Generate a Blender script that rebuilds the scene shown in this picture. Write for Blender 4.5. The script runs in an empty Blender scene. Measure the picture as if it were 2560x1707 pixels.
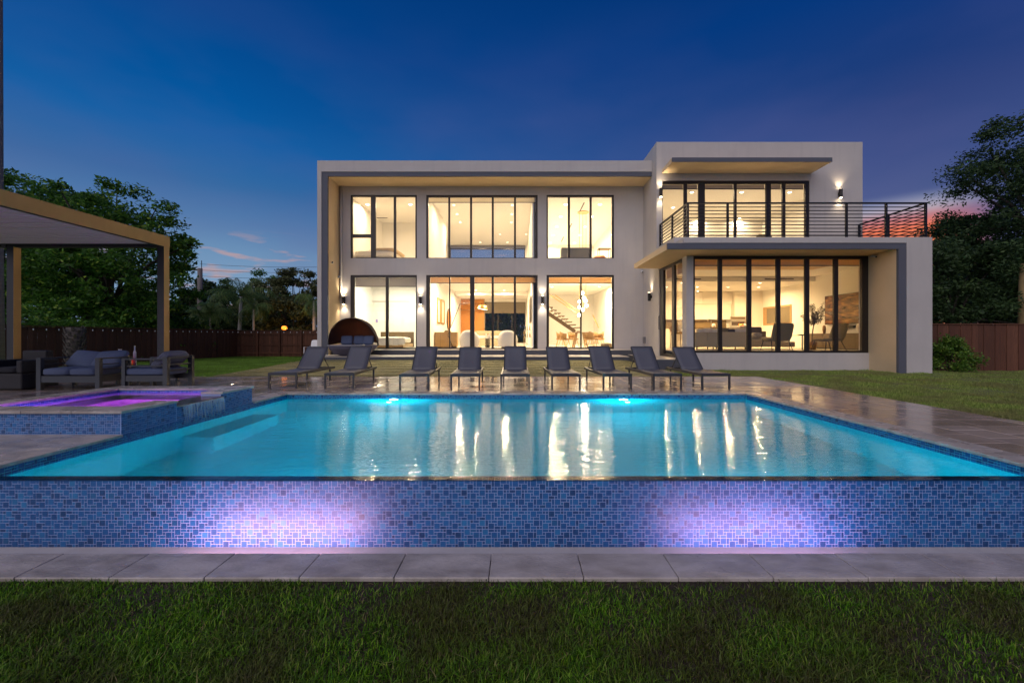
import bpy, bmesh, math, random
import numpy as np
from mathutils import Vector, Matrix, Euler

random.seed(7)
rng = np.random.default_rng(11)
R = math.radians
scene = bpy.context.scene
COL = scene.collection

# ------------------------------------------------------------------ camera, sky, sun, exposure
FPX = 1055.0            # focal length in photograph pixels
EYE = 1.09              # eye height above the pool deck (deck top = 0)
cam_data = bpy.data.cameras.new('camera')
cam_data.sensor_fit = 'HORIZONTAL'
cam_data.sensor_width = 36.0
cam_data.lens = FPX / 2560 * 36
cam_data.shift_x = -16 / 2560
cam_data.shift_y = -13.5 / 2560
cam_data.clip_start = 0.05
cam_data.clip_end = 2000
cam = bpy.data.objects.new('camera', cam_data)
COL.objects.link(cam)
cam.location = (0, 0, EYE)
cam.rotation_euler = (R(90), 0, 0)
scene.camera = cam

SUN_EL, SUN_AZ = 38.0, 205.0     # the soft afterglow comes from behind the camera
world = bpy.data.worlds.new('World')
scene.world = world
world.use_nodes = True
def build_world():
    nt = world.node_tree
    nt.nodes.clear()
    N = nt.nodes.new
    L = nt.links.new
    out = N('ShaderNodeOutputWorld')
    bg = N('ShaderNodeBackground')
    L(bg.outputs[0], out.inputs[0])
    tc = N('ShaderNodeTexCoord')
    sep = N('ShaderNodeSeparateXYZ')
    L(tc.outputs['Generated'], sep.inputs[0])
    def math_(op, a, b=None, clamp=False):
        n = N('ShaderNodeMath'); n.operation = op; n.use_clamp = clamp
        for i, v in enumerate((a, b)):
            if v is None: continue
            if isinstance(v, (int, float)): n.inputs[i].default_value = v
            else: L(v, n.inputs[i])
        return n.outputs[0]
    def ramp(fac, stops, interp='EASE'):
        n = N('ShaderNodeValToRGB'); n.color_ramp.interpolation = interp
        el = n.color_ramp.elements
        while len(el) < len(stops): el.new(0.5)
        for e, (p, c) in zip(el, stops):
            e.position = p; e.color = (*c, 1)
        L(fac, n.inputs[0])
        return n.outputs[0]
    def mixc(fac, a, b, mode='MIX'):
        n = N('ShaderNodeMix'); n.data_type = 'RGBA'; n.blend_type = mode
        for i, v in ((0, fac), (6, a), (7, b)):
            if isinstance(v, (int, float)): n.inputs[i].default_value = v
            elif isinstance(v, tuple): n.inputs[i].default_value = (*v, 1)
            else: L(v, n.inputs[i])
        return n.outputs[2]
    z = sep.outputs[2]; x = sep.outputs[0]
    left = ramp(z, [(0.0, (.24, .36, .52)), (.12, (.19, .32, .50)), (.16, (.15, .28, .47)), (.22, (.085, .20, .41)), (.28, (.033, .142, .36)),
                    (.36, (.004, .113, .37)), (.42, (0, .090, .33)), (.53, (0, .060, .26)), (.70, (0, .038, .18)), (1, (0, .020, .10))], 'LINEAR')
    right = ramp(z, [(0.0, (.18, .20, .32)), (.16, (.085, .125, .28)), (.30, (.042, .075, .235)), (.38, (.026, .055, .205)), (.44, (.010, .042, .190)),
                     (.55, (0, .034, .19)), (.68, (0, .022, .14)), (1, (0, .010, .07))], 'LINEAR')
    side = math_('MULTIPLY_ADD', x, .85); side.node.inputs[2].default_value = .46; side.node.use_clamp = True
    col = mixc(side, left, right)
    # broad mauve veils of high cloud
    mp = N('ShaderNodeMapping'); mp.inputs['Scale'].default_value = (2.2, 2.2, 5.5); mp.inputs['Rotation'].default_value = (0, R(24), 0)
    L(tc.outputs['Generated'], mp.inputs[0])
    ns = N('ShaderNodeTexNoise'); ns.inputs['Scale'].default_value = 1.25; ns.inputs['Detail'].default_value = 4
    ns.inputs['Roughness'].default_value = .45
    L(mp.outputs[0], ns.inputs[0])
    veil = math_('MULTIPLY_ADD', ns.outputs[0], 3.4); veil.node.inputs[2].default_value = -1.45; veil.node.use_clamp = True
    low = math_('MULTIPLY_ADD', z, -1.7); low.node.inputs[2].default_value = 1.05; low.node.use_clamp = True
    vf = math_('MULTIPLY', veil, low)
    vf = math_('MULTIPLY', vf, .58)
    col = mixc(vf, col, (.125, .125, .32))
    # small peach clouds low over the horizon
    mp2 = N('ShaderNodeMapping'); mp2.inputs['Scale'].default_value = (9, 9, 46)
    L(tc.outputs['Generated'], mp2.inputs[0])
    n2 = N('ShaderNodeTexNoise'); n2.inputs['Scale'].default_value = 1.6; n2.inputs['Detail'].default_value = 3
    L(mp2.outputs[0], n2.inputs[0])
    c2 = math_('MULTIPLY_ADD', n2.outputs[0], 7.0); c2.node.inputs[2].default_value = -3.85; c2.node.use_clamp = True
    band = ramp(z, [(0, (1, 1, 1)), (.17, (1, 1, 1)), (.21, (0, 0, 0)), (1, (0, 0, 0))], 'LINEAR')
    cf = math_('MULTIPLY', c2, band)
    cf = math_('MULTIPLY', cf, .6)
    col = mixc(cf, col, (.58, .34, .30))
    # sunset glow low in the right of the view
    y = sep.outputs[1]
    az = math_('ARCTAN2', x, y)
    d = math_('SUBTRACT', az, R(41.5))
    d = math_('ABSOLUTE', d)
    gaz = math_('MULTIPLY_ADD', d, -13.0); gaz.node.inputs[2].default_value = 1.7; gaz.node.use_clamp = True
    gel = ramp(z, [(0, (1, 1, 1)), (.208, (1, 1, 1)), (.246, (0, 0, 0)), (1, (0, 0, 0))], 'EASE')
    gcol = ramp(z, [(0, (.85, .30, .14)), (.14, (.88, .26, .11)), (.185, (.85, .19, .10)), (.202, (.50, .19, .22)), (.216, (.46, .40, .48)), (.235, (.42, .45, .58)), (1, (.3, .35, .5))], 'LINEAR')
    gf = math_('MULTIPLY', gaz, gel)
    col = mixc(gf, col, gcol)
    # a little of the physical twilight sky
    sky = N('ShaderNodeTexSky'); sky.sky_type = 'NISHITA'; sky.sun_disc = False
    sky.sun_elevation = R(0.5); sky.sun_rotation = R(46)
    skyk = mixc(1.0, sky.outputs[0], (.003, .003, .003), 'MULTIPLY')
    col = mixc(1.0, col, skyk, 'ADD')
    L(col, bg.inputs[0])
    bg.inputs[1].default_value = 1.0
build_world()

sun_d = bpy.data.lights.new('sun', 'SUN')
sun_d.energy = 1.6
sun_d.angle = R(75)
sun_d.color = (1.0, .87, .85)
sun = bpy.data.objects.new('sun', sun_d)
COL.objects.link(sun)
def aim_sun():
    az, el = R(SUN_AZ), R(SUN_EL)
    d = Vector((math.sin(az) * math.cos(el), math.cos(az) * math.cos(el), math.sin(el)))
    sun.rotation_euler = d.to_track_quat('Z', 'Y').to_euler()
    sun.location = d * 40
aim_sun()

scene.view_settings.view_transform = 'Standard'
scene.view_settings.look = 'None'
scene.view_settings.exposure = 0.0
scene.view_settings.gamma = 1.0
scene.view_settings.use_curve_mapping = False
scene.render.engine = 'CYCLES'
cy = scene.cycles
cy.use_denoising = True
cy.max_bounces = 10
cy.diffuse_bounces = 5
cy.glossy_bounces = 5
cy.transmission_bounces = 8
cy.transparent_max_bounces = 24
cy.caustics_reflective = False
cy.caustics_refractive = True
cy.sample_clamp_indirect = 6
cy.sample_clamp_direct = 0
cy.use_light_tree = True
cy.blur_glossy = 0.3

# ------------------------------------------------------------------ helpers
def at(px, py, D):
    """the point at depth D seen at a pixel of the photograph"""
    return ((px - 1296) * D / FPX, D, EYE - (py - 840) * D / FPX)
def ax(px, D): return (px - 1296) * D / FPX
def az_(py, D): return EYE - (py - 840) * D / FPX

class MB:
    def __init__(s): s.v = []; s.f = []
    def box(s, x0, x1, y0, y1, z0, z1):
        b = len(s.v)
        s.v += [(x0, y0, z0), (x1, y0, z0), (x1, y1, z0), (x0, y1, z0), (x0, y0, z1), (x1, y0, z1), (x1, y1, z1), (x0, y1, z1)]
        s.f += [(b, b+3, b+2, b+1), (b+4, b+5, b+6, b+7), (b, b+1, b+5, b+4), (b+1, b+2, b+6, b+5), (b+2, b+3, b+7, b+6), (b+3, b, b+4, b+7)]
        return s
    def quad(s, a, b_, c, d):
        b = len(s.v); s.v += [tuple(a), tuple(b_), tuple(c), tuple(d)]; s.f.append((b, b+1, b+2, b+3)); return s
    def bar(s, p, q, w, h=None, up=(0, 0, 1)):
        h = h or w
        p, q = Vector(p), Vector(q); d = (q - p).normalized(); u = Vector(up)
        if abs(d.dot(u)) > .98: u = Vector((0, 1, 0))
        sx = d.cross(u).normalized(); sz = sx.cross(d).normalized()
        b = len(s.v)
        for c in (p, q):
            for i, j in ((-1, -1), (1, -1), (1, 1), (-1, 1)):
                s.v.append(tuple(c + sx * (i * w / 2) + sz * (j * h / 2)))
        s.f += [(b, b+1, b+2, b+3), (b+7, b+6, b+5, b+4)]
        for i in range(4):
            j = (i + 1) % 4; s.f.append((b+i, b+4+i, b+4+j, b+j))
        return s
    def tube(s, pts, rad, n=8, cap=True):
        pts = [Vector(p) for p in pts]
        if isinstance(rad, (int, float)): rad = [rad] * len(pts)
        rings = []
        prev = None
        for i, p in enumerate(pts):
            if i == 0: d = pts[1] - pts[0]
            elif i == len(pts) - 1: d = pts[-1] - pts[-2]
            else: d = pts[i+1] - pts[i-1]
            d.normalize()
            if prev is None:
                u = Vector((0, 0, 1)) if abs(d.z) < .9 else Vector((1, 0, 0))
                a = d.cross(u).normalized()
            else:
                a = (prev - d * prev.dot(d)).normalized()
            prev = a
            c = d.cross(a)
            b = len(s.v); rings.append(b)
            for k in range(n):
                t = 2 * math.pi * k / n
                s.v.append(tuple(p + (a * math.cos(t) + c * math.sin(t)) * rad[i]))
        for i in range(len(rings) - 1):
            for k in range(n):
                k2 = (k + 1) % n
                s.f.append((rings[i]+k, rings[i]+k2, rings[i+1]+k2, rings[i+1]+k))
        if cap:
            s.f.append(tuple(rings[0] + k for k in reversed(range(n))))
            s.f.append(tuple(rings[-1] + k for k in range(n)))
        return s
    def lathe(s, prof, c=(0, 0, 0), n=16, cap=True):
        b = len(s.v); m = len(prof)
        for r, z in prof:
            for k in range(n):
                t = 2 * math.pi * k / n
                s.v.append((c[0] + r * math.cos(t), c[1] + r * math.sin(t), c[2] + z))
        for i in range(m - 1):
            for k in range(n):
                k2 = (k + 1) % n
                s.f.append((b+i*n+k, b+i*n+k2, b+(i+1)*n+k2, b+(i+1)*n+k))
        if cap:
            s.f.append(tuple(b + k for k in reversed(range(n))))
            s.f.append(tuple(b + (m-1)*n + k for k in range(n)))
        return s
    def cushion(s, x0, x1, y0, y1, z0, z1, puff=.25, M=None, n=6):
        """a soft pillow-like box"""
        cx, cyy, cz = (x0+x1)/2, (y0+y1)/2, (z0+z1)/2
        hx, hy, hz = (x1-x0)/2, (y1-y0)/2, (z1-z0)/2
        bm = bmesh.new(); bmesh.ops.create_cube(bm, size=2)
        bmesh.ops.subdivide_edges(bm, edges=bm.edges[:], cuts=n-1, use_grid_fill=True)
        b = len(s.v)
        for v in bm.verts:
            p = v.co.copy()
            def sq(t): return math.copysign(1 - (1 - abs(t)) ** 2.2, t)
            e = max(sorted((abs(p.x), abs(p.y), abs(p.z)))[1], 0)
            L = (abs(p.x)**8 + abs(p.y)**8 + abs(p.z)**8) ** (1/8)
            q = p / max(L, 1e-6)
            r = Vector((q.x*hx, q.y*hy, q.z*hz))
            dims = sorted(((hx, 0), (hy, 1), (hz, 2)))
            th = dims[0][1]; o = [i for i in range(3) if i != th]
            k = (1 - abs(q[o[0]])**3) * (1 - abs(q[o[1]])**3)
            r[th] *= (1 - puff) + puff * 1.6 * k
            r += Vector((cx, cyy, cz))
            if M is not None: r = M @ r
            s.v.append(tuple(r))
        bm.verts.index_update()
        for f in bm.faces: s.f.append(tuple(b + v.index for v in f.verts))
        bm.free(); return s
    def build(s, name, mat=None, parent=None, smooth=False, bevel=0, loc=None, kind=None):
        me = bpy.data.meshes.new(name)
        me.from_pydata(s.v, [], s.f); me.update()
        return obj(name, me, mat, parent, smooth, bevel, loc, kind)

def obj(name, me, mat=None, parent=None, smooth=False, bevel=0, loc=None, kind=None):
    o = bpy.data.objects.new(name, me); COL.objects.link(o)
    if mat is not None and not me.materials: me.materials.append(mat)
    if parent is not None: o.parent = parent
    if smooth:
        me.polygons.foreach_set('use_smooth', [True] * len(me.polygons))
        if smooth == 'auto':
            me.set_sharp_from_angle(angle=R(40))
    if bevel:
        m = o.modifiers.new('bevel', 'BEVEL'); m.width = bevel; m.segments = 2; m.limit_method = 'ANGLE'
    if loc: o.location = loc
    if kind: o['kind'] = kind
    return o

def empty(name, loc=(0, 0, 0), rz=0.0):
    o = bpy.data.objects.new(name, None); COL.objects.link(o)
    o.empty_display_size = .2
    o.location = loc; o.rotation_euler = (0, 0, rz); return o
def tag(o, label, cat, group=None):
    o['label'] = label; o['category'] = cat
    if group: o['group'] = group
    return o
def thing(name, label, cat, loc=(0, 0, 0), rz=0.0, group=None):
    return tag(empty(name, loc, rz), label, cat, group)
def copy_tree(o, parent=None):
    c = o.copy(); COL.objects.link(c)
    if parent is not None: c.parent = parent
    for ch in [q for q in KIDS.get(o.name, [])] or list(o.children):
        copy_tree(ch, c)
    return c
KIDS = {}
def np_mesh(name, verts, faces_flat, nper):
    """fast mesh from numpy arrays of equal-size faces"""
    me = bpy.data.meshes.new(name)
    nv = len(verts); nf = len(faces_flat) // nper
    me.vertices.add(nv); me.vertices.foreach_set('co', verts.astype(np.float32).ravel())
    me.loops.add(nf * nper); me.loops.foreach_set('vertex_index', faces_flat.astype(np.int32))
    me.polygons.add(nf); me.polygons.foreach_set('loop_start', np.arange(0, nf * nper, nper, dtype=np.int32))
    me.update(calc_edges=True); me.validate()
    return me

# ------------------------------------------------------------------ materials
def ramp_node(nt, fac, stops, interp='LINEAR'):
    n = nt.nodes.new('ShaderNodeValToRGB'); n.color_ramp.interpolation = interp
    el = n.color_ramp.elements
    while len(el) < len(stops): el.new(.5)
    for e, (p, c) in zip(el, stops): e.position = p; e.color = (*c, 1)
    nt.links.new(fac, n.inputs[0]); return n.outputs[0]
def mat(name, col=(.5, .5, .5), rough=.6, metal=0, noise=None, bump=None, emit=None, spec=.5, rand=None, coord='Object', sub=0, rough_noise=None, coat=0):
    """noise=(scale, colour2, amount, stretch)  bump=(scale, strength, stretch)  rand=('object'|'island', [stops])"""
    m = bpy.data.materials.new(name); m.use_nodes = True
    nt = m.node_tree; b = nt.nodes['Principled BSDF']; L = nt.links.new
    b.inputs['Roughness'].default_value = rough; b.inputs['Metallic'].default_value = metal
    b.inputs['Specular IOR Level'].default_value = spec
    b.inputs['Base Color'].default_value = (*col, 1)
    if coat: b.inputs['Coat Weight'].default_value = coat; b.inputs['Coat Roughness'].default_value = .06
    tc = nt.nodes.new('ShaderNodeTexCoord')
    def coords(stretch):
        if not stretch: return tc.outputs[coord]
        mp = nt.nodes.new('ShaderNodeMapping'); mp.inputs['Scale'].default_value = stretch
        L(tc.outputs[coord], mp.inputs[0]); return mp.outputs[0]
    base = None
    if rand:
        if rand[0] == 'object': src = nt.nodes.new('ShaderNodeObjectInfo').outputs['Random']
        else: src = nt.nodes.new('ShaderNodeNewGeometry').outputs['Random Per Island']
        base = ramp_node(nt, src, rand[1])
        L(base, b.inputs['Base Color'])
    if noise:
        n = nt.nodes.new('ShaderNodeTexNoise'); n.inputs['Scale'].default_value = noise[0]; n.inputs['Detail'].default_value = 5
        n.inputs['Roughness'].default_value = .6
        L(coords(noise[3] if len(noise) > 3 else None), n.inputs[0])
        f = nt.nodes.new('ShaderNodeMapRange'); f.inputs[1].default_value = .35; f.inputs[2].default_value = .68
        f.inputs[4].default_value = noise[2]; L(n.outputs[0], f.inputs[0])
        mx = nt.nodes.new('ShaderNodeMix'); mx.data_type = 'RGBA'
        L(f.outputs[0], mx.inputs[0])
        if base is not None: L(base, mx.inputs[6])
        else: mx.inputs[6].default_value = (*col, 1)
        mx.inputs[7].default_value = (*noise[1], 1)
        L(mx.outputs[2], b.inputs['Base Color'])
    if rough_noise:
        n = nt.nodes.new('ShaderNodeTexNoise'); n.inputs['Scale'].default_value = rough_noise[0]; n.inputs['Detail'].default_value = 3
        L(coords(None), n.inputs[0])
        f = nt.nodes.new('ShaderNodeMapRange'); f.inputs[1].default_value = .38; f.inputs[2].default_value = .62
        f.inputs[3].default_value = rough_noise[1]; f.inputs[4].default_value = rough_noise[2]
        L(n.outputs[0], f.inputs[0]); L(f.outputs[0], b.inputs['Roughness'])
    if bump:
        n = nt.nodes.new('ShaderNodeTexNoise'); n.inputs['Scale'].default_value = bump[0]; n.inputs['Detail'].default_value = 4
        L(coords(bump[2] if len(bump) > 2 else None), n.inputs[0])
        bp = nt.nodes.new('ShaderNodeBump'); bp.inputs['Strength'].default_value = bump[1]; bp.inputs['Distance'].default_value = .01
        L(n.outputs[0], bp.inputs['Height']); L(bp.outputs[0], b.inputs['Normal'])
    if emit:
        b.inputs['Emission Color'].default_value = (*emit[0], 1); b.inputs['Emission Strength'].default_value = emit[1]
    return m
def leaf_mat(name, stops, rough=.5, trans=.35, coord_noise=None):
    m = bpy.data.materials.new(name); m.use_nodes = True
    nt = m.node_tree; b = nt.nodes['Principled BSDF']; L = nt.links.new
    g = nt.nodes.new('ShaderNodeNewGeometry')
    c = ramp_node(nt, g.outputs['Random Per Island'], stops)
    if coord_noise:
        tc = nt.nodes.new('ShaderNodeTexCoord')
        n = nt.nodes.new('ShaderNodeTexNoise'); n.inputs['Scale'].default_value = coord_noise[0]; n.inputs['Detail'].default_value = 3
        L(tc.outputs['Object'], n.inputs[0])
        f = nt.nodes.new('ShaderNodeMapRange'); f.inputs[1].default_value = .42; f.inputs[2].default_value = .6; f.inputs[4].default_value = coord_noise[2]
        L(n.outputs[0], f.inputs[0])
        mx = nt.nodes.new('ShaderNodeMix'); mx.data_type = 'RGBA'
        L(f.outputs[0], mx.inputs[0]); L(c, mx.inputs[6]); mx.inputs[7].default_value = (*coord_noise[1], 1); c = mx.outputs[2]
    L(c, b.inputs['Base Color']); b.inputs['Roughness'].default_value = rough
    b.inputs['Specular IOR Level'].default_value = .3
    t = nt.nodes.new('ShaderNodeBsdfTranslucent'); L(c, t.inputs[0])
    mix = nt.nodes.new('ShaderNodeMixShader'); mix.inputs[0].default_value = trans
    L(b.outputs[0], mix.inputs[1]); L(t.outputs[0], mix.inputs[2])
    L(mix.outputs[0], nt.nodes['Material Output'].inputs[0])
    return m
def glass_mat(name, tint=(.96, .97, .97)):
    m = bpy.data.materials.new(name); m.use_nodes = True
    nt = m.node_tree; nt.nodes.clear(); L = nt.links.new
    out = nt.nodes.new('ShaderNodeOutputMaterial')
    t = nt.nodes.new('ShaderNodeBsdfTransparent'); t.inputs[0].default_value = (*tint, 1)
    g = nt.nodes.new('ShaderNodeBsdfGlossy'); g.inputs['Roughness'].default_value = .01
    f = nt.nodes.new('ShaderNodeFresnel')      # the same reflectance on both faces of the pane
    ge = nt.nodes.new('ShaderNodeNewGeometry'); mr = nt.nodes.new('ShaderNodeMapRange'); mr.inputs[3].default_value = 1.35; mr.inputs[4].default_value = 1 / 1.35
    L(ge.outputs['Backfacing'], mr.inputs[0]); L(mr.outputs[0], f.inputs[0])
    mx = nt.nodes.new('ShaderNodeMixShader')
    L(f.outputs[0], mx.inputs[0]); L(t.outputs[0], mx.inputs[1]); L(g.outputs[0], mx.inputs[2]); L(mx.outputs[0], out.inputs[0])
    return m
def water_mat(name, tint, bump_strength=.12, scale=1.0, rough=.02):
    m = bpy.data.materials.new(name); m.use_nodes = True
    nt = m.node_tree; nt.nodes.clear(); L = nt.links.new
    out = nt.nodes.new('ShaderNodeOutputMaterial')
    g = nt.nodes.new('ShaderNodeBsdfRefraction'); g.inputs['Color'].default_value = (*tint, 1); g.inputs['IOR'].default_value = 1.33; g.inputs['Roughness'].default_value = .0
    s = nt.nodes.new('ShaderNodeBsdfGlossy'); s.inputs['Roughness'].default_value = rough
    f = nt.nodes.new('ShaderNodeFresnel'); f.inputs[0].default_value = 2.3
    mx = nt.nodes.new('ShaderNodeMixShader')
    tc = nt.nodes.new('ShaderNodeTexCoord')
    mp = nt.nodes.new('ShaderNodeMapping'); mp.inputs['Scale'].default_value = (.42, 1.6, 1)
    L(tc.outputs['Object'], mp.inputs[0])
    n1 = nt.nodes.new('ShaderNodeTexNoise'); n1.inputs['Scale'].default_value = 7.5 * scale; n1.inputs['Detail'].default_value = 3; n1.inputs['Roughness'].default_value = .5
    n2 = nt.nodes.new('ShaderNodeTexNoise'); n2.inputs['Scale'].default_value = 26 * scale; n2.inputs['Detail'].default_value = 2
    L(mp.outputs[0], n1.inputs[0]); L(mp.outputs[0], n2.inputs[0])
    ad = nt.nodes.new('ShaderNodeMath'); ad.operation = 'MULTIPLY_ADD'; ad.inputs[1].default_value = .50
    L(n2.outputs[0], ad.inputs[0]); L(n1.outputs[0], ad.inputs[2])
    bp = nt.nodes.new('ShaderNodeBump'); bp.inputs['Strength'].default_value = bump_strength; bp.inputs['Distance'].default_value = .02
    L(ad.outputs[0], bp.inputs['Height'])
    for q in (g, s, f): L(bp.outputs[0], q.inputs['Normal'])
    L(f.outputs[0], mx.inputs[0]); L(g.outputs[0], mx.inputs[1]); L(s.outputs[0], mx.inputs[2])
    L(mx.outputs[0], out.inputs[0])
    return m

M = {}
M['stucco'] = mat('stucco', (.54, .505, .465), .85, noise=(1.1, (.47, .436, .405), .55), bump=(160, .18))
def streaks(m, amount, c2):
    nt = m.node_tree; b = nt.nodes['Principled BSDF']; src = b.inputs['Base Color'].links[0].from_socket
    tc = nt.nodes.new('ShaderNodeTexCoord'); mp = nt.nodes.new('ShaderNodeMapping'); mp.inputs['Scale'].default_value = (5, 5, .35)
    nt.links.new(tc.outputs['Object'], mp.inputs[0])
    n = nt.nodes.new('ShaderNodeTexNoise'); n.inputs['Scale'].default_value = 1.0; n.inputs['Detail'].default_value = 6; nt.links.new(mp.outputs[0], n.inputs[0])
    f = nt.nodes.new('ShaderNodeMapRange'); f.inputs[1].default_value = .52; f.inputs[2].default_value = .75; f.inputs[4].default_value = amount; nt.links.new(n.outputs[0], f.inputs[0])
    mx = nt.nodes.new('ShaderNodeMix'); mx.data_type = 'RGBA'; nt.links.new(f.outputs[0], mx.inputs[0]); nt.links.new(src, mx.inputs[6]); mx.inputs[7].default_value = (*c2, 1)
    nt.links.new(mx.outputs[2], b.inputs['Base Color'])
streaks(M['stucco'], .28, (.38, .36, .35))
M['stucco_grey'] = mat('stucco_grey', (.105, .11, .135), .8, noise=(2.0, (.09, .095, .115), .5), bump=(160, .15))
M['soffit'] = mat('soffit_warm_spill', (.72, .55, .33), .85, noise=(1.3, (.64, .48, .27), .6), bump=(160, .15))  # warm tint stands in for interior light spilling onto soffits and returns
M['inner_wall'] = mat('inner_wall', (.80, .78, .73), .75)
M['ceiling'] = mat('ceiling', (.83, .81, .76), .8)
M['floor_in'] = mat('floor_in', (.76, .70, .61), .25, noise=(.8, (.66, .60, .51), .6))
M['bronze'] = mat('bronze', (.032, .025, .020), .38, metal=.4)
M['rail_metal'] = mat('rail_metal', (.020, .020, .024), .4, metal=.5)
M['glass'] = glass_mat('window_glass')
M['shade'] = mat('shade_cloth', (.52, .44, .34), .9)
M['shade_grey'] = mat('shade_cloth_grey', (.34, .33, .32), .9)
def translucent(m, col, amount):
    nt = m.node_tree; t = nt.nodes.new('ShaderNodeBsdfTranslucent'); t.inputs[0].default_value = (*col, 1)
    mx = nt.nodes.new('ShaderNodeMixShader'); mx.inputs[0].default_value = amount
    nt.links.new(nt.nodes['Principled BSDF'].outputs[0], mx.inputs[1]); nt.links.new(t.outputs[0], mx.inputs[2]); nt.links.new(mx.outputs[0], nt.nodes['Material Output'].inputs[0])
    return m
translucent(M['shade'], (.80, .60, .36), .75); translucent(M['shade_grey'], (.50, .44, .36), .6)
M['dark_hem'] = mat('dark_hem', (.06, .05, .04), .7)
M['step_grey'] = mat('step_grey', (.075, .08, .095), .6, noise=(3, (.055, .058, .07), .6), bump=(60, .15))
M['step_tread'] = mat('step_tread', (.62, .56, .46), .35, noise=(4, (.48, .43, .35), .7))
M['grout'] = mat('grout', (.34, .42, .66), .85, noise=(5, (.22, .31, .54), .6))
TSTOPS = [(0, (.002, .030, .12)), (.12, (.003, .058, .21)), (.35, (.004, .085, .28)), (.65, (.006, .108, .33)), (.85, (.010, .14, .38)), (.96, (.018, .19, .43)), (1, (.003, .05, .16))]
M['tile_obj'] = mat('mosaic_tile', rough=.5, spec=.65, rand=('object', TSTOPS), noise=(34, (.010, .12, .30), .5))
M['tile_isl'] = mat('mosaic_tile_field', rough=.5, spec=.65, rand=('island', TSTOPS), noise=(34, (.010, .12, .30), .5))
M['plaster'] = mat('pool_plaster', (.14, .68, .74), .7, noise=(.9, (.10, .58, .68), .7))
M['trough_plaster'] = mat('trough_plaster', (.62, .58, .55), .5, noise=(8, (.5, .46, .44), .6))
TRAV = [(0, (.36, .27, .21)), (.3, (.48, .365, .29)), (.6, (.56, .44, .355)), (.85, (.43, .345, .29)), (1, (.62, .50, .41))]
M['paver_obj'] = mat('travertine', rough=.2, rand=('object', TRAV), noise=(5, (.52, .44, .38), .6, (1, 3.2, 1)), rough_noise=(1.4, .04, .26), bump=(30, .10, (1, 3, 1)), coord='Object', spec=.6, coat=.4)
M['paver_isl'] = mat('travertine_field', rough=.2, rand=('island', TRAV), noise=(5, (.36, .30, .25), .5, (1, 3.2, 1)), rough_noise=(1.4, .04, .26), bump=(30, .10, (1, 3, 1)), spec=.6, coat=.4)
M['paver_base'] = mat('paver_joint_sand', (.12, .10, .085), .7)
M['coping'] = mat('travertine_coping', rough=.3, rand=('object', [(0, (.30, .26, .225)), (.5, (.38, .33, .285)), (1, (.27, .235, .205))]), noise=(3.4, (.56, .50, .45), 1.0, (1, 2.0, 1)), rough_noise=(3.0, .16, .5), bump=(38, .32, (1, 2.2, 1)))
M['soil'] = mat('soil', (.028, .020, .014), .95, noise=(9, (.06, .045, .032), .8), bump=(30, .7))
M['lawn'] = mat('lawn_ground', (.12, .155, .045), .95, noise=(3, (.15, .13, .06), .8), bump=(60, .8))
M['lawn_far'] = mat('lawn_far', (.15, .27, .035), .95, noise=(1.3, (.12, .22, .03), .7), bump=(80, .8))
M['turf'] = mat('artificial_turf', (.33, .30, .135), .9, noise=(2.2, (.23, .21, .09), .8, (.6, 3.5, 1)), bump=(120, .6))
M['earth'] = mat('earth', (.03, .035, .015), .95)
M['char_metal'] = mat('charcoal_metal', (.045, .048, .056), .35, metal=.2)
M['sling'] = mat('sling_fabric', (.105, .108, .125), .48, bump=(400, .25))
M['cushion'] = mat('cushion_fabric', (.115, .145, .235), .9, noise=(9, (.09, .115, .19), .5), bump=(180, .3))
M['wicker'] = mat('dark_wicker', (.022, .018, .018), .6, bump=(70, .9, (1, 1, 4)))
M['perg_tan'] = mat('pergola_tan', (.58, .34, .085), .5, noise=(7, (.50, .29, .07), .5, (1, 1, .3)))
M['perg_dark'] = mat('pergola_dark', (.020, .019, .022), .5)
M['perg_slat'] = mat('pergola_louver', (.80, .79, .80), .5)
M['fence'] = mat('fence_wood', rough=.8, rand=('object', [(0, (.095, .034, .016)), (.4, (.150, .053, .024)), (.75, (.12, .042, .02)), (1, (.20, .078, .038))]), noise=(6, (.05, .022, .014), .6, (6, 6, .5)), bump=(40, .4, (4, 4, .4)))
M['bark'] = mat('bark', (.055, .045, .035), .9, noise=(9, (.025, .02, .016), .8, (1, 1, .3)), bump=(20, .8, (1, 1, .4)))
M['palm_bark'] = mat('palm_bark', (.50, .48, .47), .85, noise=(14, (.36, .34, .33), .7, (.4, .4, 3)))
M['bulb_warm'] = mat('warm_bulb', (1, .9, .7), .5, emit=((1, .80, .52), 30))
M['white_paint'] = mat('white_paint', (.75, .74, .72), .5)
M['black'] = mat('matte_black', (.012, .012, .013), .5)
M['steel'] = mat('steel', (.55, .53, .50), .28, metal=.9)
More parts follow.
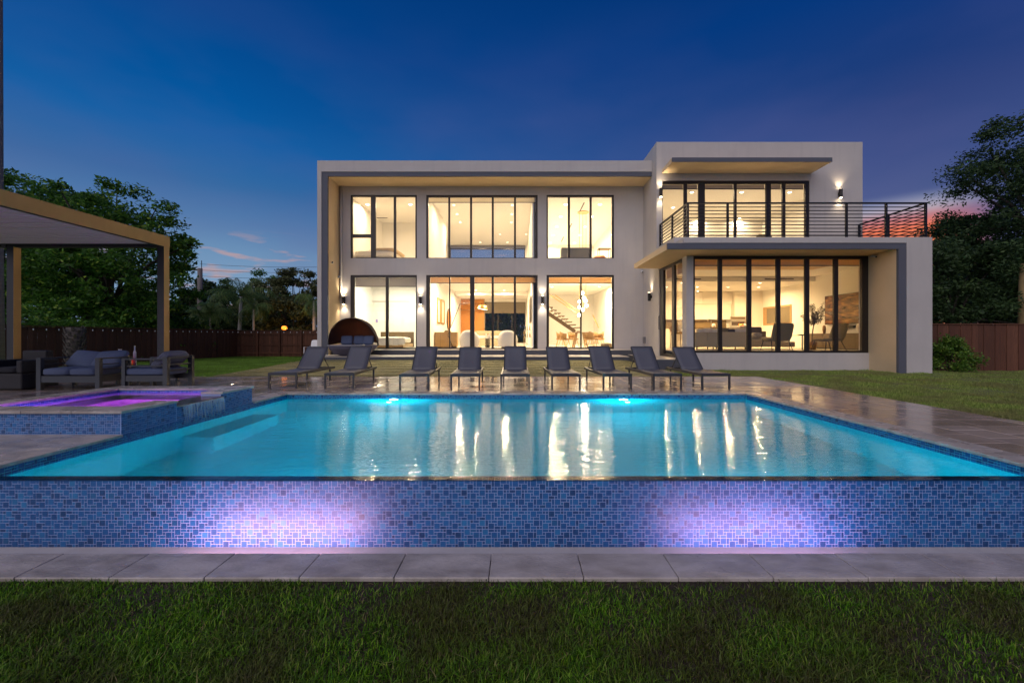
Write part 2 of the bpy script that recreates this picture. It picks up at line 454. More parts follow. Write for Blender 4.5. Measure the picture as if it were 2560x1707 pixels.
# ------------------------------------------------------------------ ground
def smooth(a, b, x):
    t = np.clip((x - a) / (b - a), 0, 1); return t * t * (3 - 2 * t)
def ground_h(x, y):
    """height of the lawn / turf at a place"""
    x = np.asarray(x, float); y = np.asarray(y, float)
    t = np.clip((y - 11.4) / 4.4, 0, 1)
    turf = .185 * t
    lawn = -.18 * np.clip((y - 11.4) / 14.6, 0, 1)
    wl = smooth(-9.6, -7.6, x)
    h = lawn * (1 - wl) + turf * wl
    wr = smooth(3.9, 4.7, x)
    right = -.02 - .02 * np.clip(y - 11, 0, 2) * 0 - .13 * smooth(12.2, 15.5, x)
    h = h * (1 - wr) + right * wr
    fr = smooth(4.0, 2.75, y) * np.where((x > 4.7) | (x < -9.0), 1.0, 0.0)
    h = np.where(y < 4.0, h * (1 - fr) - .5 * fr, h)
    return h
def sheet(name, x0, x1, y0, y1, nx, ny, m, fn, parent=None, kind=None, dz=0.0):
    xs = np.linspace(x0, x1, nx + 1); ys = np.linspace(y0, y1, ny + 1)
    X, Y = np.meshgrid(xs, ys)
    Z = fn(X, Y) + dz
    v = np.stack([X, Y, Z], -1).reshape(-1, 3)
    i, j = np.meshgrid(np.arange(nx), np.arange(ny))
    a = (j * (nx + 1) + i).ravel()
    f = np.stack([a, a + 1, a + nx + 2, a + nx + 1], -1).ravel()
    me = np_mesh(name, v, f, 4)
    return obj(name, me, m, parent, True, kind=kind)

g = MB()
for x0, x1, y0, y1 in ((-400, -4.95, -60, 500), (4.95, 400, -60, 500), (-4.95, 4.95, 9.0, 500), (-4.95, 4.95, -60, 2.72)):
    g.quad((x0, y0, -.62), (x1, y0, -.62), (x1, y1, -.62), (x0, y1, -.62))
g.build('ground', M['earth'], kind='structure')
_nrng = np.random.default_rng(3)
def front_h(x, y):
    k = 1 - smooth(2.2, 2.62, y)
    return -.493 + k * (.012 * np.sin(x * 2.1 + y) + .010 * np.sin(x * 5.3 + 1.7 + y * 3.1) - .008)
sheet('front_lawn', -14, 14, -6, 2.735, 140, 50, M['soil'], front_h, kind='structure')
sheet('left_lawn', -26, -7.0, 11.4, 31, 60, 60, M['lawn_far'], ground_h, kind='structure')
sheet('side_lawn', -26, -13.0, 2.75, 11.4, 30, 20, M['lawn_far'], ground_h, kind='structure', dz=-.004)
sheet('right_lawn', 6.44, 34, 3.45, 30, 60, 80, M['lawn'], ground_h, kind='structure')
sheet('wing_lawn', 4.4, 6.44, 11.4, 14.0, 10, 10, M['lawn'], ground_h, kind='structure')
sheet('turf', -8.3, 4.4, 11.4, 15.86, 40, 30, M['turf'], ground_h, kind='structure', dz=.006)

# ------------------------------------------------------------------ mosaic tiles
U = .025
def band_cells(flip):
    c = [(0, 0, 2, 2), (0, 2, 1, 1), (1, 2, 2, 1), (2, 0, 2, 1), (2, 1, 1, 1), (3, 1, 2, 2), (4, 0, 1, 1), (5, 0, 1, 2), (5, 2, 1, 1)]
    if flip == 1: c = [(6 - x - w, y, w, h) for x, y, w, h in c]
    if flip == 2: c = [(x, 3 - y - h, w, h) for x, y, w, h in c]
    if flip == 3: c = [(6 - x - w, 3 - y - h, w, h) for x, y, w, h in c]
    return c
def tile_cells(ncols, bands):
    """cells (col,row,w,h) from the top, for bands of 3 rows ('3') or a single row ('1')"""
    out = []; r0 = 0
    for bi, b in enumerate(bands):
        if b == 3:
            off = (bi * 4 + (1 if bi > 2 else 0)) % 6
            for p in range(-1, ncols // 6 + 1):
                fl = [0, 2, 0, 2, 3, 1, 3, 1][bi % 8]
                if random.random() < .12: fl = random.randrange(4)
                for x, y, w, h in band_cells(fl):
                    out.append((p * 6 + off + x, r0 + y, w, h))
            r0 += 3
        elif b == 1:
            c = -random.randrange(2)
            while c < ncols:
                w = random.choice((2, 2, 2, 1)); out.append((c, r0, w, 1)); c += w
            r0 += 1
        else:
            c = 0
            while c < ncols: out.append((c, r0, 2, 2)); c += 2
            r0 += 2
    res = []
    for x, y, w, h in out:
        x2 = min(x + w, ncols); x = max(x, 0)
        if x2 > x: res.append((x, y, x2 - x, h))
    return res
def tile_box(mb, cell, O, u, n, unit=U, thick=.0018):
    """box for one tile on a vertical face: O top-left corner, u horizontal unit vector, n outward normal"""
    x, y, w, h = cell
    gp = .0012 + random.random() * .0004
    th = thick + random.uniform(-.0004, .0004)
    a, b_ = x * unit + gp, (x + w) * unit - gp
    t, bt = -(y * unit + gp), -((y + h) * unit - gp)
    O = Vector(O); u = Vector(u); n = Vector(n); dn = Vector((0, 0, 1))
    tl = [random.uniform(-.0006, .0006) for _ in range(4)]
    i0 = len(mb.v)
    for (s_, r_), k in zip(((a, bt), (b_, bt), (b_, t), (a, t)), tl):
        mb.v.append(tuple(O + u * s_ + dn * r_ - n * .002))
    e = .0015
    for (s_, r_), k in zip(((a+e, bt+e), (b_-e, bt+e), (b_-e, t-e), (a+e, t-e)), tl):
        mb.v.append(tuple(O + u * s_ + dn * r_ + n * (th + k)))
    f = [(i0+4, i0+5, i0+6, i0+7)] + [(i0+k, i0+(k+1) % 4, i0+4+(k+1) % 4, i0+4+k) for k in range(4)]
    mb.f += f
def tile_field(O, u, n, ncols, bands, parent, split=0, order=None, name='tile', unit=U):
    cells = tile_cells(ncols, bands)
    singles = []
    if split:
        big = [c for c in cells if c[2] == 2 and c[3] == 2]
        big.sort(key=order)
        singles = big[:split]
        ss = set(singles)
        cells = [c for c in cells if c not in ss]
    for c in singles:
        mb = MB(); tile_box(mb, c, O, u, n, unit); mb.build('tile', M['tile_obj'], parent)
    mb = MB()
    for c in cells: tile_box(mb, c, O, u, n, unit)
    mb.build('mosaic', M['tile_isl'], parent, kind='stuff')

# ------------------------------------------------------------------ swimming pool
PX0, PX1, PY0, PY1 = -4.40, 4.33, 3.60, 8.04
WL = -.100
PD = -1.45
pool = empty('swimming_pool', (0, 0, 0)); pool['kind'] = 'structure'
mb = MB(); mb.box(PX0 - .2, PX1 + .2, PY0 - .1, PY1 + .2, PD - .15, PD); mb.build('pool_floor', M['plaster'], pool)
mb = MB()
mb.box(PX0 - .2, PX1 + .2, PY1 + .004, PY1 + .25, PD, -.03)
mb.box(PX0 - .25, PX0 - .004, 3.5, PY1, PD, -.03)
mb.box(PX1 + .004, PX1 + .25, 3.5, PY1, PD, -.03)
mb.build('pool_wall', M['plaster'], pool)
mb = MB()
mb.box(PX0, PX0 + .42, 5.5, 7.0, PD, -.72)
mb.build('bench', M['plaster'], pool)
# waterline band of mosaic
tile_field((PX0 + .01, PY1 + .003, -.005), (1, 0, 0), (0, -1, 0), int((PX1 - PX0) / U), [3, 3], pool)
tile_field((PX0 - .003, PY1, -.005), (0, -1, 0), (1, 0, 0), int((PY1 - 3.52) / U), [3, 3], pool)
tile_field((PX1 + .003, 3.52, -.005), (0, 1, 0), (-1, 0, 0), int((PY1 - 3.52) / U), [3, 3], pool)
# water
def water_sheet(name, x0, x1, y0, y1, z, m):
    mb = MB(); mb.quad((x0, y0, z), (x1, y0, z), (x1, y1, z), (x0, y1, z))
    return mb.build(name, m, kind='structure')
M['water'] = water_mat('pool_water', (.50, .95, .98), .22, 1.0, .03)
water_sheet('pool_water', PX0 - .003, PX1 + .003, 3.492, PY1, WL, M['water'])

# vanishing edge wall in front of the pool, trough and front coping
wall = empty('vanishing_edge_wall', (0, 3.5, 0)); wall['kind'] = 'structure'
wall.location = (0, 0, 0)
WX0, WX1 = -11.0, 9.0
mb = MB(); mb.box(WX0, WX1, 3.5, 3.6, -1.6, -.112); mb.build('grout_wall', M['grout'], wall)
NC = int((WX1 - WX0) / U)
tile_field((WX0, 3.5, -.109), (1, 0, 0), (0, -1, 0), NC, [3, 3, 3, 1, 3, 3, 3, 3], wall, split=300,
           order=lambda c: abs(WX0 + (c[0] + 1) * U - .0))
# capping tiles of the weir, under a film of water
mb = MB()
for i in range(int((WX1 - WX0) / .05)):
    for j in range(2):
        x = WX0 + i * .05; y = 3.502 + j * .05
        mb.box(x + .0015, x + .0485, y + .001, y + .047, -.116, -.1085 + random.uniform(-.0006, .0006))
mb.build('weir_tiles', M['tile_isl'], wall, kind='stuff')
trough = empty('overflow_trough', (0, 0, 0)); trough['kind'] = 'structure'
mb = MB(); mb.box(WX0, WX1, 2.98, 3.498, -.75, -.658); mb.build('trough_floor', M['trough_plaster'], trough)
mb = MB(); mb.box(WX0, WX1, 2.76, 2.98, -.80, -.488); mb.build('trough_wall', M['trough_plaster'], trough)
cop = empty('front_coping', (0, 0, 0)); cop['kind'] = 'structure'
def stone(x0, x1, y0, y1, z0, z1, m, parent, name='coping_stone', bev=.006):
    mb = MB(); mb.box(x0 + .0022, x1 - .0022, y0, y1, z0, z1 + random.uniform(-.0012, .0012))
    o = mb.build(name, m, parent, bevel=bev); return o
FC = .609
x = ax(1222, 2.705) - 18 * FC
while x < 9:
    stone(x, x + FC, 2.705 + random.uniform(-.003, .003), 3.01, -.487, -.456, M['coping'], cop)
    x += FC
# underwater lamps of the trough: a fixture and its light
def pool_light(x, y, z, label, col, power, rz=0.0, r=.055, lamp_off=.07, spot=None, tilt=0, lens_e=9, bar=None, lens_c=None):
    t = thing('underwater_light', label, 'pool light', (x, y, z), rz, 'underwater lights')
    mb = MB(); mb.tube([(0, .02, 0), (0, -.012, 0)], r + .015, 20); mb.build('trim_ring', M['steel'], t)
    mb = MB(); mb.tube([(0, -.012, 0), (0, -.020, 0)], r, 20)
    mb.build('lens', mat('lens', (.9, .95, 1), .3, emit=(lens_c or col, lens_e)), t)
    ld = bpy.data.lights.new('pool_lamp', 'SPOT' if spot else 'POINT'); ld.energy = power; ld.color = col
    ld.shadow_soft_size = .05
    if spot: ld.spot_size = R(spot); ld.spot_blend = .8
    if bar:
        ld.type = 'AREA'; ld = bpy.data.lights[ld.name]; ld.shape = 'RECTANGLE'; ld.size = bar; ld.size_y = .03
    lo = bpy.data.objects.new('pool_lamp', ld); COL.objects.link(lo); lo.parent = t
    lo.location = (0, -lamp_off, 0); lo.rotation_euler = (R(-90 + tilt), 0, 0)
    return t
PINK = (1.0, .45, .58); CYAN = (.01, .66, .84)
pool_light(ax(690, 3.5), 3.0, -.615, 'left round light low in the overflow trough shining on the blue mosaic wall', PINK, 18.0, R(180), .03, .10, lens_e=1, bar=1.3, tilt=0)
pool_light(ax(1890, 3.5), 3.0, -.615, 'right round light low in the overflow trough shining on the blue mosaic wall', (1.0, .47, .74), 11.0, R(180), .03, .10, lens_e=1, bar=1.3, tilt=0)
pool_light(ax(985, 8.04), PY1 + .0, -.20, 'left bright underwater light on the far wall of the pool', CYAN, 88, 0, .085, lamp_off=.32, lens_c=(.75, .95, 1), lens_e=22)
pool_light(ax(1558, 8.04), PY1 + .0, -.20, 'right bright underwater light on the far wall of the pool', CYAN, 88, 0, .085, lamp_off=.32, lens_c=(.75, .95, 1), lens_e=22)
pool_light(-1.9, PY0, -.55, 'underwater light hidden inside the vanishing edge, left half', CYAN, 100, R(180), .075)
pool_light(2.6, PY0, -.55, 'underwater light hidden inside the vanishing edge, right half', CYAN, 100, R(180), .075)

# ------------------------------------------------------------------ raised spa
SX0, SX1, SY0, SY1, SZ = -6.62, -4.40, 4.68, 6.98, .262
spa = thing('raised_spa', 'raised square spa with blue mosaic sides, travertine rim and a spillway into the pool', 'hot tub')
mb = MB()
T = .30
mb.box(SX0, SX1 - .006, SY0 + .006, SY0 + T, -.2, SZ - .032)
mb.box(SX0, SX1 - .006, SY1 - T, SY1, -.2, SZ - .032)
mb.box(SX0, SX0 + T, SY0 + T, SY1 - T, -.2, SZ - .032)
mb.box(SX1 - T, SX1 - .006, SY0 + T, 5.44, -.2, SZ - .032)
mb.box(SX1 - T, SX1 - .006, 6.25, SY1 - T, -.2, SZ - .032)
mb.box(SX1 - T, SX1 - .006, 5.44, 6.25, -.2, .175)
mb.build('spa_wall', M['grout'], spa)
mb = MB(); mb.box(SX0 + T, SX1 - T, SY0 + T, SY1 - T, -.85, -.6); mb.box(SX0 + T, SX1 - T, SY1 - T - .4, SY1 - T - .003, -.6, -.25); mb.box(SX0 + T + .003, SX0 + T + .42, SY0 + T, SY1 - T, -.6, -.25)
mb.build('spa_basin', mat('spa_plaster', (.62, .55, .72), .7), spa)
nrow = int((SZ - .032) / U)
tile_field((SX0, SY0 + .006, SZ - .035), (1, 0, 0), (0, -1, 0), int((SX1 - SX0) / U), [3, 3, 3, 1], spa, split=130, order=lambda c: -c[0])
mbs = [(SY0 + .0, 5.44, SZ - .035, [3, 3, 3, 3, 1]), (5.44, 6.25, .172, [3, 3, 3]), (6.25, SY1, SZ - .035, [3, 3, 3, 3, 1])]
for y0, y1, zt, bands in mbs:
    tile_field((SX1 - .006, y0, zt), (0, 1, 0), (1, 0, 0), int((y1 - y0) / U), bands, spa)
# inner mosaic collar
for O, u, n, ln in (((SX0 + T, SY1 - T, SZ - .034), (1, 0, 0), (0, -1, 0), SX1 - SX0 - 2 * T), ((SX0 + T, SY0 + T, SZ - .034), (0, 1, 0), (1, 0, 0), SY1 - SY0 - 2 * T)):
    tile_field(O, u, n, int(ln / U), [3, 3], spa)
z0, z1 = SZ - .031, SZ
def rim(x0, x1, y0, y1, zz0=z0, zz1=z1):
    return stone(x0, x1, y0, y1, zz0, zz1, M['coping'], spa, 'rim_stone', .005)
for i in range(4):
    w = (SX1 + .02 - SX0) / 4
    rim(SX0 + i * w, SX0 + (i + 1) * w, SY0 - .02, SY0 + T + .01)
    rim(SX0 + i * w, SX0 + (i + 1) * w, SY1 - T - .01, SY1 + .02)
for i in range(3):
    w = (SY1 - SY0 - 2 * T - .02) / 3
    rim(SX0 - .02, SX0 + T + .01, SY0 + T + .012 + i * w, SY0 + T + .008 + (i + 1) * w)
rim(SX1 - T - .01, SX1 + .02, SY0 + T + .013, 5.44)
rim(SX1 - T - .01, SX1 + .02, 6.25, SY1 - T - .013)
rim(SX1 - T - .01, SX1 + .045, 5.443, 6.247, .176, .196)
M['spa_water'] = water_mat('spa_water', (.92, .80, 1.0), .10, 1.6, .03)
mb = MB(); xa, xb, xc = SX0 + T + .003, SX1 - T - .012, SX1 + .044
mb.quad((xa, SY0 + T + .012, .204), (xb, SY0 + T + .012, .204), (xb, SY1 - T - .012, .204), (xa, SY1 - T - .012, .204)); mb.quad((xb, 5.445, .204), (xc, 5.445, .204), (xc, 6.245, .204), (xb, 6.245, .204))
mb.build('spa_water', M['spa_water'], kind='structure')
# thin falling strands at the spillway
mb = MB()
for i in range(150):
    y = 5.47 + .75 * random.random(); l = random.uniform(.05, .24); w = random.uniform(.001, .0035); xo = SX1 + .05 + random.uniform(0, .02)
    mb.bar((xo, y, .19), (xo + .015, y, .19 - l), w, .003)
m_fall = mat('falling_water', (.75, .8, .85), .15); m_fall.node_tree.nodes['Principled BSDF'].inputs['Alpha'].default_value = .35
mb.build('falling_water', m_fall, kind='stuff')
MAG = (1.0, .16, .86)
pool_light(-5.1, SY0 + T + .012, -.16, 'magenta light glowing under the spa water near the spillway', MAG, 75, R(180), .06)
pool_light(-5.95, SY0 + T + .012, -.16, 'violet light glowing under the spa water at its left', (.55, .18, 1.0), 30, R(180), .06)

# ------------------------------------------------------------------ travertine deck
deck = empty('pool_deck', (0, 0, 0)); deck['kind'] = 'structure'
mb = MB()
for x0, x1, y0, y1 in ((-13, 6.44, 8.30, 11.4), (PX0 - .24, PX1 + .24, 8.05, 8.30), (4.345, 6.44, 3.5, 8.30), (-13, -6.62, 3.5, 8.30), (-6.62, -4.41, 6.98, 8.30), (-6.62, -4.41, 3.51, 4.68)):
    mb.box(x0, x1, y0 + (.004 if y0 < 3.6 else 0), y1, -.1075, -.012)
mb.build('joint_bed', M['paver_base'], deck)
pavers = []
def french(x0, x1, y0, y1, along='x'):
    """rows of mixed stones filling a rectangle"""
    u = .203
    nx = int(round((x1 - x0) / u)); ny = int(round((y1 - y0) / u))
    sx, sy = (x1 - x0) / nx, (y1 - y0) / ny
    used = np.zeros((ny, nx), bool)
    rr = random.Random(int(abs(x0 * 31 + y0 * 17) * 10))
    for j in range(ny):
        for i in range(nx):
            if used[j, i]: continue
            opts = [(3, 2), (2, 2), (3, 2), (2, 3), (2, 2), (2, 1), (1, 2), (1, 1)]
            first = opts[:6]; rr.shuffle(first)
            for w, h in first + [(2, 1), (1, 2), (1, 1)]:
                if i + w <= nx and j + h <= ny and not used[j:j+h, i:i+w].any():
                    used[j:j+h, i:i+w] = True
                    pavers.append((x0 + i * sx, x0 + (i + w) * sx, y0 + j * sy, y0 + (j + h) * sy)); break
french(-13, 6.44, 8.34, 11.4)
french(4.62, 6.44, 3.5, 8.34)
french(-13, -6.64, 3.5, 8.34)
french(-6.64, -4.70, 7.0, 8.34)
def copings(x0, x1, y0, y1, n, axis):
    for i in range(n):
        if axis == 'x':
            w = (x1 - x0) / n; stone(x0 + i * w, x0 + (i + 1) * w, y0, y1, -.03, .003, M['coping'], deck)
        else:
            w = (y1 - y0) / n; stone(x0, x1, y0 + i * w + .002, y0 + (i + 1) * w - .002, -.03, .003, M['coping'], deck)
copings(PX0 - .30, PX1 + .29, PY1 - .025, 8.338, 15, 'x')
copings(PX1 - .025, 4.617, 3.5, PY1 - .03, 8, 'y')
copings(-4.70, PX0 + .025, 7.002, PY1 - .03, 2, 'y')
copings(-4.80, PX0 + .025, 3.50, 4.675, 2, 'y')
for i in range(2):
    for j in range(2):
        stone(-6.64 + i * .92, -6.64 + (i + 1) * .92, 3.50 + j * .587, 3.50 + (j + 1) * .587, -.03, .002, M['coping'], deck, 'patio_slab')
def proj_area(p):
    x0, x1, y0, y1 = p; y0 = max(y0, 1)
    xc = FPX * ((x0 + x1) / 2) / ((y0 + y1) / 2) + 1296
    if xc < -60 or xc > 2620: return 0
    return FPX ** 2 * EYE * (1 / y0 - 1 / y1) * (x1 - x0) / y1
pavers.sort(key=proj_area, reverse=True)
def paver_mesh(mb, p):
    x0, x1, y0, y1 = p; g_ = .003
    z = random.uniform(-.0012, .0012); tl = [random.uniform(-.0009, .0009) for _ in range(4)]
    b = len(mb.v); e = .004
    for (x, y) in ((x0+g_, y0+g_), (x1-g_, y0+g_), (x1-g_, y1-g_), (x0+g_, y1-g_)): mb.v.append((x, y, -.02))
    for (x, y), t in zip(((x0+g_, y0+g_), (x1-g_, y0+g_), (x1-g_, y1-g_), (x0+g_, y1-g_)), tl): mb.v.append((x, y, z + t - .003))
    for (x, y), t in zip(((x0+g_+e, y0+g_+e), (x1-g_-e, y0+g_+e), (x1-g_-e, y1-g_-e), (x0+g_+e, y1-g_-e)), tl): mb.v.append((x, y, z + t))
    for r_ in (0, 4):
        for k in range(4):
            mb.f.append((b+r_+k, b+r_+(k+1) % 4, b+r_+4+(k+1) % 4, b+r_+4+k))
    mb.f.append((b+8, b+9, b+10, b+11))
for p in pavers[:300]:
    mb = MB(); paver_mesh(mb, p); mb.build('paver', M['paver_obj'], deck)
mb = MB()
for p in pavers[300:]: paver_mesh(mb, p)
mb.build('far_pavers', M['paver_isl'], deck, kind='stuff')
# ------------------------------------------------------------------ house
house = thing('modern_house', 'white two storey flat roofed modern house with large bronze framed windows, all lit', 'house', (0, 0, 0))
def cells(a0, a1, b0, b1, ops):
    xs = sorted({a0, a1, *[v for o in ops for v in o[:2]]}); zs = sorted({b0, b1, *[v for o in ops for v in o[2:]]})
    for i in range(len(xs) - 1):
        run = None
        for j in range(len(zs) - 1):
            cx, cz = (xs[i] + xs[i+1]) / 2, (zs[j] + zs[j+1]) / 2
            if any(o[0] < cx < o[1] and o[2] < cz < o[3] for o in ops):
                if run: yield run; run = None
            else:
                run = (xs[i], xs[i+1], run[2] if run else zs[j], zs[j+1])
        if run: yield run
def wall_y(name, x0, x1, z0, z1, y0, y1, ops, m, parent=house):
    mb = MB()
    for a, b, c, d in cells(x0, x1, z0, z1, ops): mb.box(a, b, y0, y1, c, d)
    return mb.build(name, m, parent)
def wall_x(name, y0, y1, z0, z1, x0, x1, ops, m, parent=house):
    mb = MB()
    for a, b, c, d in cells(y0, y1, z0, z1, ops): mb.box(x0, x1, a, b, c, d)
    return mb.build(name, m, parent)
def box(name, x0, x1, y0, y1, z0, z1, m, parent=None, bevel=0):
    return MB().box(x0, x1, y0, y1, z0, z1).build(name, m, parent, bevel=bevel)

FY = 18.4                       # facade plane of the main wing
XL = 5.45                       # side plane where the right wing begins
FLZ = .52
DG = FY
def fx(px): return ax(px, FY)
W1 = (fx(876), fx(1042.2)); W2 = (fx(1065.4), fx(1344.2)); W3 = (fx(1366.4), fx(1535.2))
UZ = (az_(645.8, FY), az_(487.4, FY)); LZ = (FLZ + .005, az_(687.3, FY))
wall_y('facade_wall', -7.786, XL, -.5, 7.61, FY, FY + .22,
       [(*w, *z) for w in (W1, W2, W3) for z in (UZ, LZ)], M['stucco'])
# portal: white side wall, roof slab, grey reveal band
PF = 17.2
box('side_wall', -8.2, -8.03, PF, 30.4, -.5, 8.235, M['stucco'], house)
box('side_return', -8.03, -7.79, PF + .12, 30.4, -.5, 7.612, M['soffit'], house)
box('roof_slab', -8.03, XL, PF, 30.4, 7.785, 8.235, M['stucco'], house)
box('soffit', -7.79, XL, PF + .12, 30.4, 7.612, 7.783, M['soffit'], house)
mb = MB(); mb.box(-8.027, -7.79, PF + .025, PF + .12, -.5, 7.783); mb.box(-7.79, XL - .003, PF + .025, PF + .12, 7.612, 7.783)
mb.build('grey_reveal', M['stucco_grey'], house)
# tall right box
BF = 16.65; BX1 = 13.58; BZ1 = 8.74
UB = (ax(1655.8, BF), ax(2024, BF), 4.33, az_(451.6, BF))
wall_y('upper_front_wall', XL + .0, BX1, 3.9, BZ1, BF, BF + .22, [UB], M['stucco'])
box('upper_roof', XL + .23, BX1 - .23, BF + .222, 30.4, 8.2, BZ1 - .01, M['stucco'], house)
SD = (14.04, 16.35, .335, 3.685)      # sliding door in the side wall
wall_x('side_return_wall', BF + .222, 30.4, -.5, BZ1, XL, XL + .22, [], M['stucco'])
box('side_pier', XL, XL + .22, 16.35, BF + .219, -.5, 3.895, M['stucco'], house)
box('right_side_wall', BX1 - .22, BX1, BF + .222, 30.4, -.5, BZ1, M['stucco'], house)
box('rear_wall_upper', XL + .22, BX1 - .22, 30.1, 30.4, -.5, 8.2, M['stucco'], house)
# small canopy over the upper doors
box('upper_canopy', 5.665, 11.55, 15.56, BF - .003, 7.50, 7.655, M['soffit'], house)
box('canopy_fascia', 5.655, 11.56, 15.535, 15.557, 7.497, 7.658, M['stucco_grey'], house)
# right wing: portal, balcony slab, windows
WF = 12.6; WW = 13.68
box('wing_pillar', 11.60, 12.36, WF, 13.9, -.5, 4.04, M['stucco'], house)
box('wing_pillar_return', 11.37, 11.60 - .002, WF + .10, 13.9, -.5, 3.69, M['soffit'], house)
box('wing_beam', 4.94, 11.597, WF, BF - .01, 3.873, 4.04, M['stucco'], house)
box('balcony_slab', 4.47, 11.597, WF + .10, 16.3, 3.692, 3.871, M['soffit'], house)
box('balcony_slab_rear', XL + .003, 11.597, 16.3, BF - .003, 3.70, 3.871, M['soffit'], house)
mb = MB(); mb.box(4.46, 11.60 - .003, WF + .02, WF + .098, 3.69, 3.869); mb.box(11.37, 11.597, WF + .02, WF + .098, -.5, 3.688)
mb.build('grey_wing_reveal', M['stucco_grey'], house)
box('balcony_floor', 5.1, 13.50, 13.83, BF - .003, 4.043, 4.32, M['stucco'], house)
WO = (ax(1733.5, WW), 11.37 - .002, .545, 3.69)
wall_y('wing_sill_wall', XL, 11.37 - .002, -.5, .545, WW, WW + .2, [], M['stucco'])
box('wing_column', XL, WO[0], WW, 14.04, .545, 3.69, M['stucco'], house)
box('wing_side_base', XL, XL + .2, 13.885, 16.35, -.5, .333, M['stucco'], house)
box('wing_front_return', 11.37, 13.55, 13.905, 14.1, -.5, 4.03, M['stucco'], house)
box('wing_right_wall', 13.4, 13.55, 14.1, BF, -.5, 4.03, M['stucco'], house)

# windows --------------------------------------------------
def window_y(x0, x1, z0, z1, y, fl, fr, ft, fb, mull, transoms=(), shade=None, label=None, name='window', panes=True, shade_mat=None):
    """window in a wall facing the camera; mull = [(xa, xb)]; transoms = [(xa, xb, za, zb)]"""
    f = MB(); d0, d1 = y + .03, y + .12
    f.box(x0, x0 + fl, d0, d1, z0, z1); f.box(x1 - fr, x1, d0, d1, z0, z1)
    f.box(x0 + fl, x1 - fr, d0, d1, z1 - ft, z1); f.box(x0 + fl, x1 - fr, d0, d1, z0, z0 + fb)
    w = f.build(name, M['bronze'], house)
    if label: w['label'] = label
    edges = [x0 + fl]
    for a, b in mull:
        MB().box(a, b, d0 + .004, d1 - .004, z0 + fb, z1 - ft).build('mullion', M['bronze'], w); edges += [a, b]
    edges.append(x1 - fr)
    for a, b, c, d in transoms:
        MB().box(a, b, d0 + .004, d1 - .004, c, d).build('transom', M['bronze'], w)
    for i in range(0, len(edges), 2):
        a, b = edges[i], edges[i+1]
        cuts = [z0 + fb]
        for t in transoms:
            if t[0] <= (a + b) / 2 <= t[1]: cuts += [t[2], t[3]]
        cuts.append(z1 - ft)
        for k in range(0, len(cuts), 2):
            MB().box(a + .002, b - .002, y + .07, y + .078, cuts[k] + .002, cuts[k+1] - .002).build('pane', M['glass'], w)
        if shade:
            s = MB().box(a + .01, b - .01, y + .14, y + .15, shade, z1 - ft - .003)
            so = s.build('roller_shade', shade_mat or M['shade'], w)
    if shade:
        MB().box(x0 + fl, x1 - fr, y + .135, y + .155, shade - .028, shade - .002).build('shade_hem', M['dark_hem'], w)
    return w
def m2(pa, pb, D): return (ax(pa, D), ax(pb, D))
q = FY + .03
def mf(*l): return [m2(a, b, q) for a, b in l]
window_y(*W1, *UZ, FY, .075, .075, .075, .03, mf((927, 939), (984, 990)), [(W1[0] + .075, ax(927, q), az_(594, q), az_(585.5, q))], label='upper left window with a narrow opening sash')
window_y(*W2, *UZ, FY, .085, .085, .09, .03, mf((1120.5, 1125.2), (1174.9, 1180.2), (1229.3, 1234.5), (1285, 1290)), shade=az_(503, FY), shade_mat=translucent(mat('pale_shade', (.66, .60, .50), .9), (.85, .80, .68), .85), label='wide upper window of five tall panes')
window_y(*W3, *UZ, FY, .065, .09, .09, .03, mf((1419.7, 1425.2), (1474, 1479.6)), label='upper window of three panes in front of the hanging lamps')
window_y(*W1, *LZ, FY, .16, .05, .10, .05, mf((964, 971)), shade=az_(714.5, FY), shade_mat=M['shade_grey'], label='left sliding door below, with a grey roller shade')
window_y(*W2, *LZ, FY, .15, .08, .09, .05, mf((1122.6, 1125.4), (1175, 1186), (1229, 1234.5), (1284.5, 1290)), shade=az_(705.5, FY), label='wide middle sliding door of five tall panes')
window_y(*W3, *LZ, FY, .11, .08, .09, .06, mf((1450.5, 1454.5)), shade=az_(706, FY), label='right sliding door of the dining hall')
qb = BF + .03
def mb_(*l): return [m2(a, b, qb) for a, b in l]
window_y(*UB, BF, .03, .15, .11, .06, mb_((1710, 1718), (1746.7, 1762.6), (1836, 1842), (1915.7, 1927.8), (1956.5, 1964)), shade=az_(469, BF), shade_mat=M['shade_grey'], label='balcony sliding doors of six panes')
qw = WW + .03
def mw(*l): return [m2(a, b, qw) for a, b in l]
window_y(*WO, WW, .06, .20, .10, .07, mw((1796.4, 1805.8), (1868.8, 1879), (1941.8, 1951.7), (2013.7, 2024), (2086, 2096)), shade=az_(661, WW), label='ground floor wing window of six tall panes')
# sliding door in the side plane of the wing
y0, y1, z0, z1 = SD
f = MB(); a, b = XL + .03, XL + .12
f.box(a, b, y0, y0 + .05, z0, z1); f.box(a, b, y1 - .40, y1, z0, z1); f.box(a, b, y0 + .05, y1 - .40, z1 - .10, z1); f.box(a, b, y0 + .05, y1 - .40, z0, z0 + .09)
sd = f.build('side_sliding_door', M['bronze'], house); sd['label'] = 'sliding door seen edge-on beside the white column'
ym = 14.85
MB().box(a + .004, b - .004, ym, ym + .24, z0 + .09, z1 - .10).build('mullion', M['bronze'], sd)
for p, r_ in ((y0 + .05, ym), (ym + .24, y1 - .40)):
    MB().box(XL + .07, XL + .078, p + .002, r_ - .002, z0 + .092, z1 - .102).build('pane', M['glass'], sd)
    MB().box(XL + .14, XL + .15, p + .02, r_ - .02, z1 - .45, z1 - .10).build('roller_shade', M['shade'], sd)
hd = MB(); hd.tube([(XL - .005, y1 - .16, 1.35), (XL - .06, y1 - .16, 1.35), (XL - .06, y1 - .16, 1.85), (XL - .005, y1 - .16, 1.85)], .014, 8)
hd.build('handle', M['bronze'], sd)
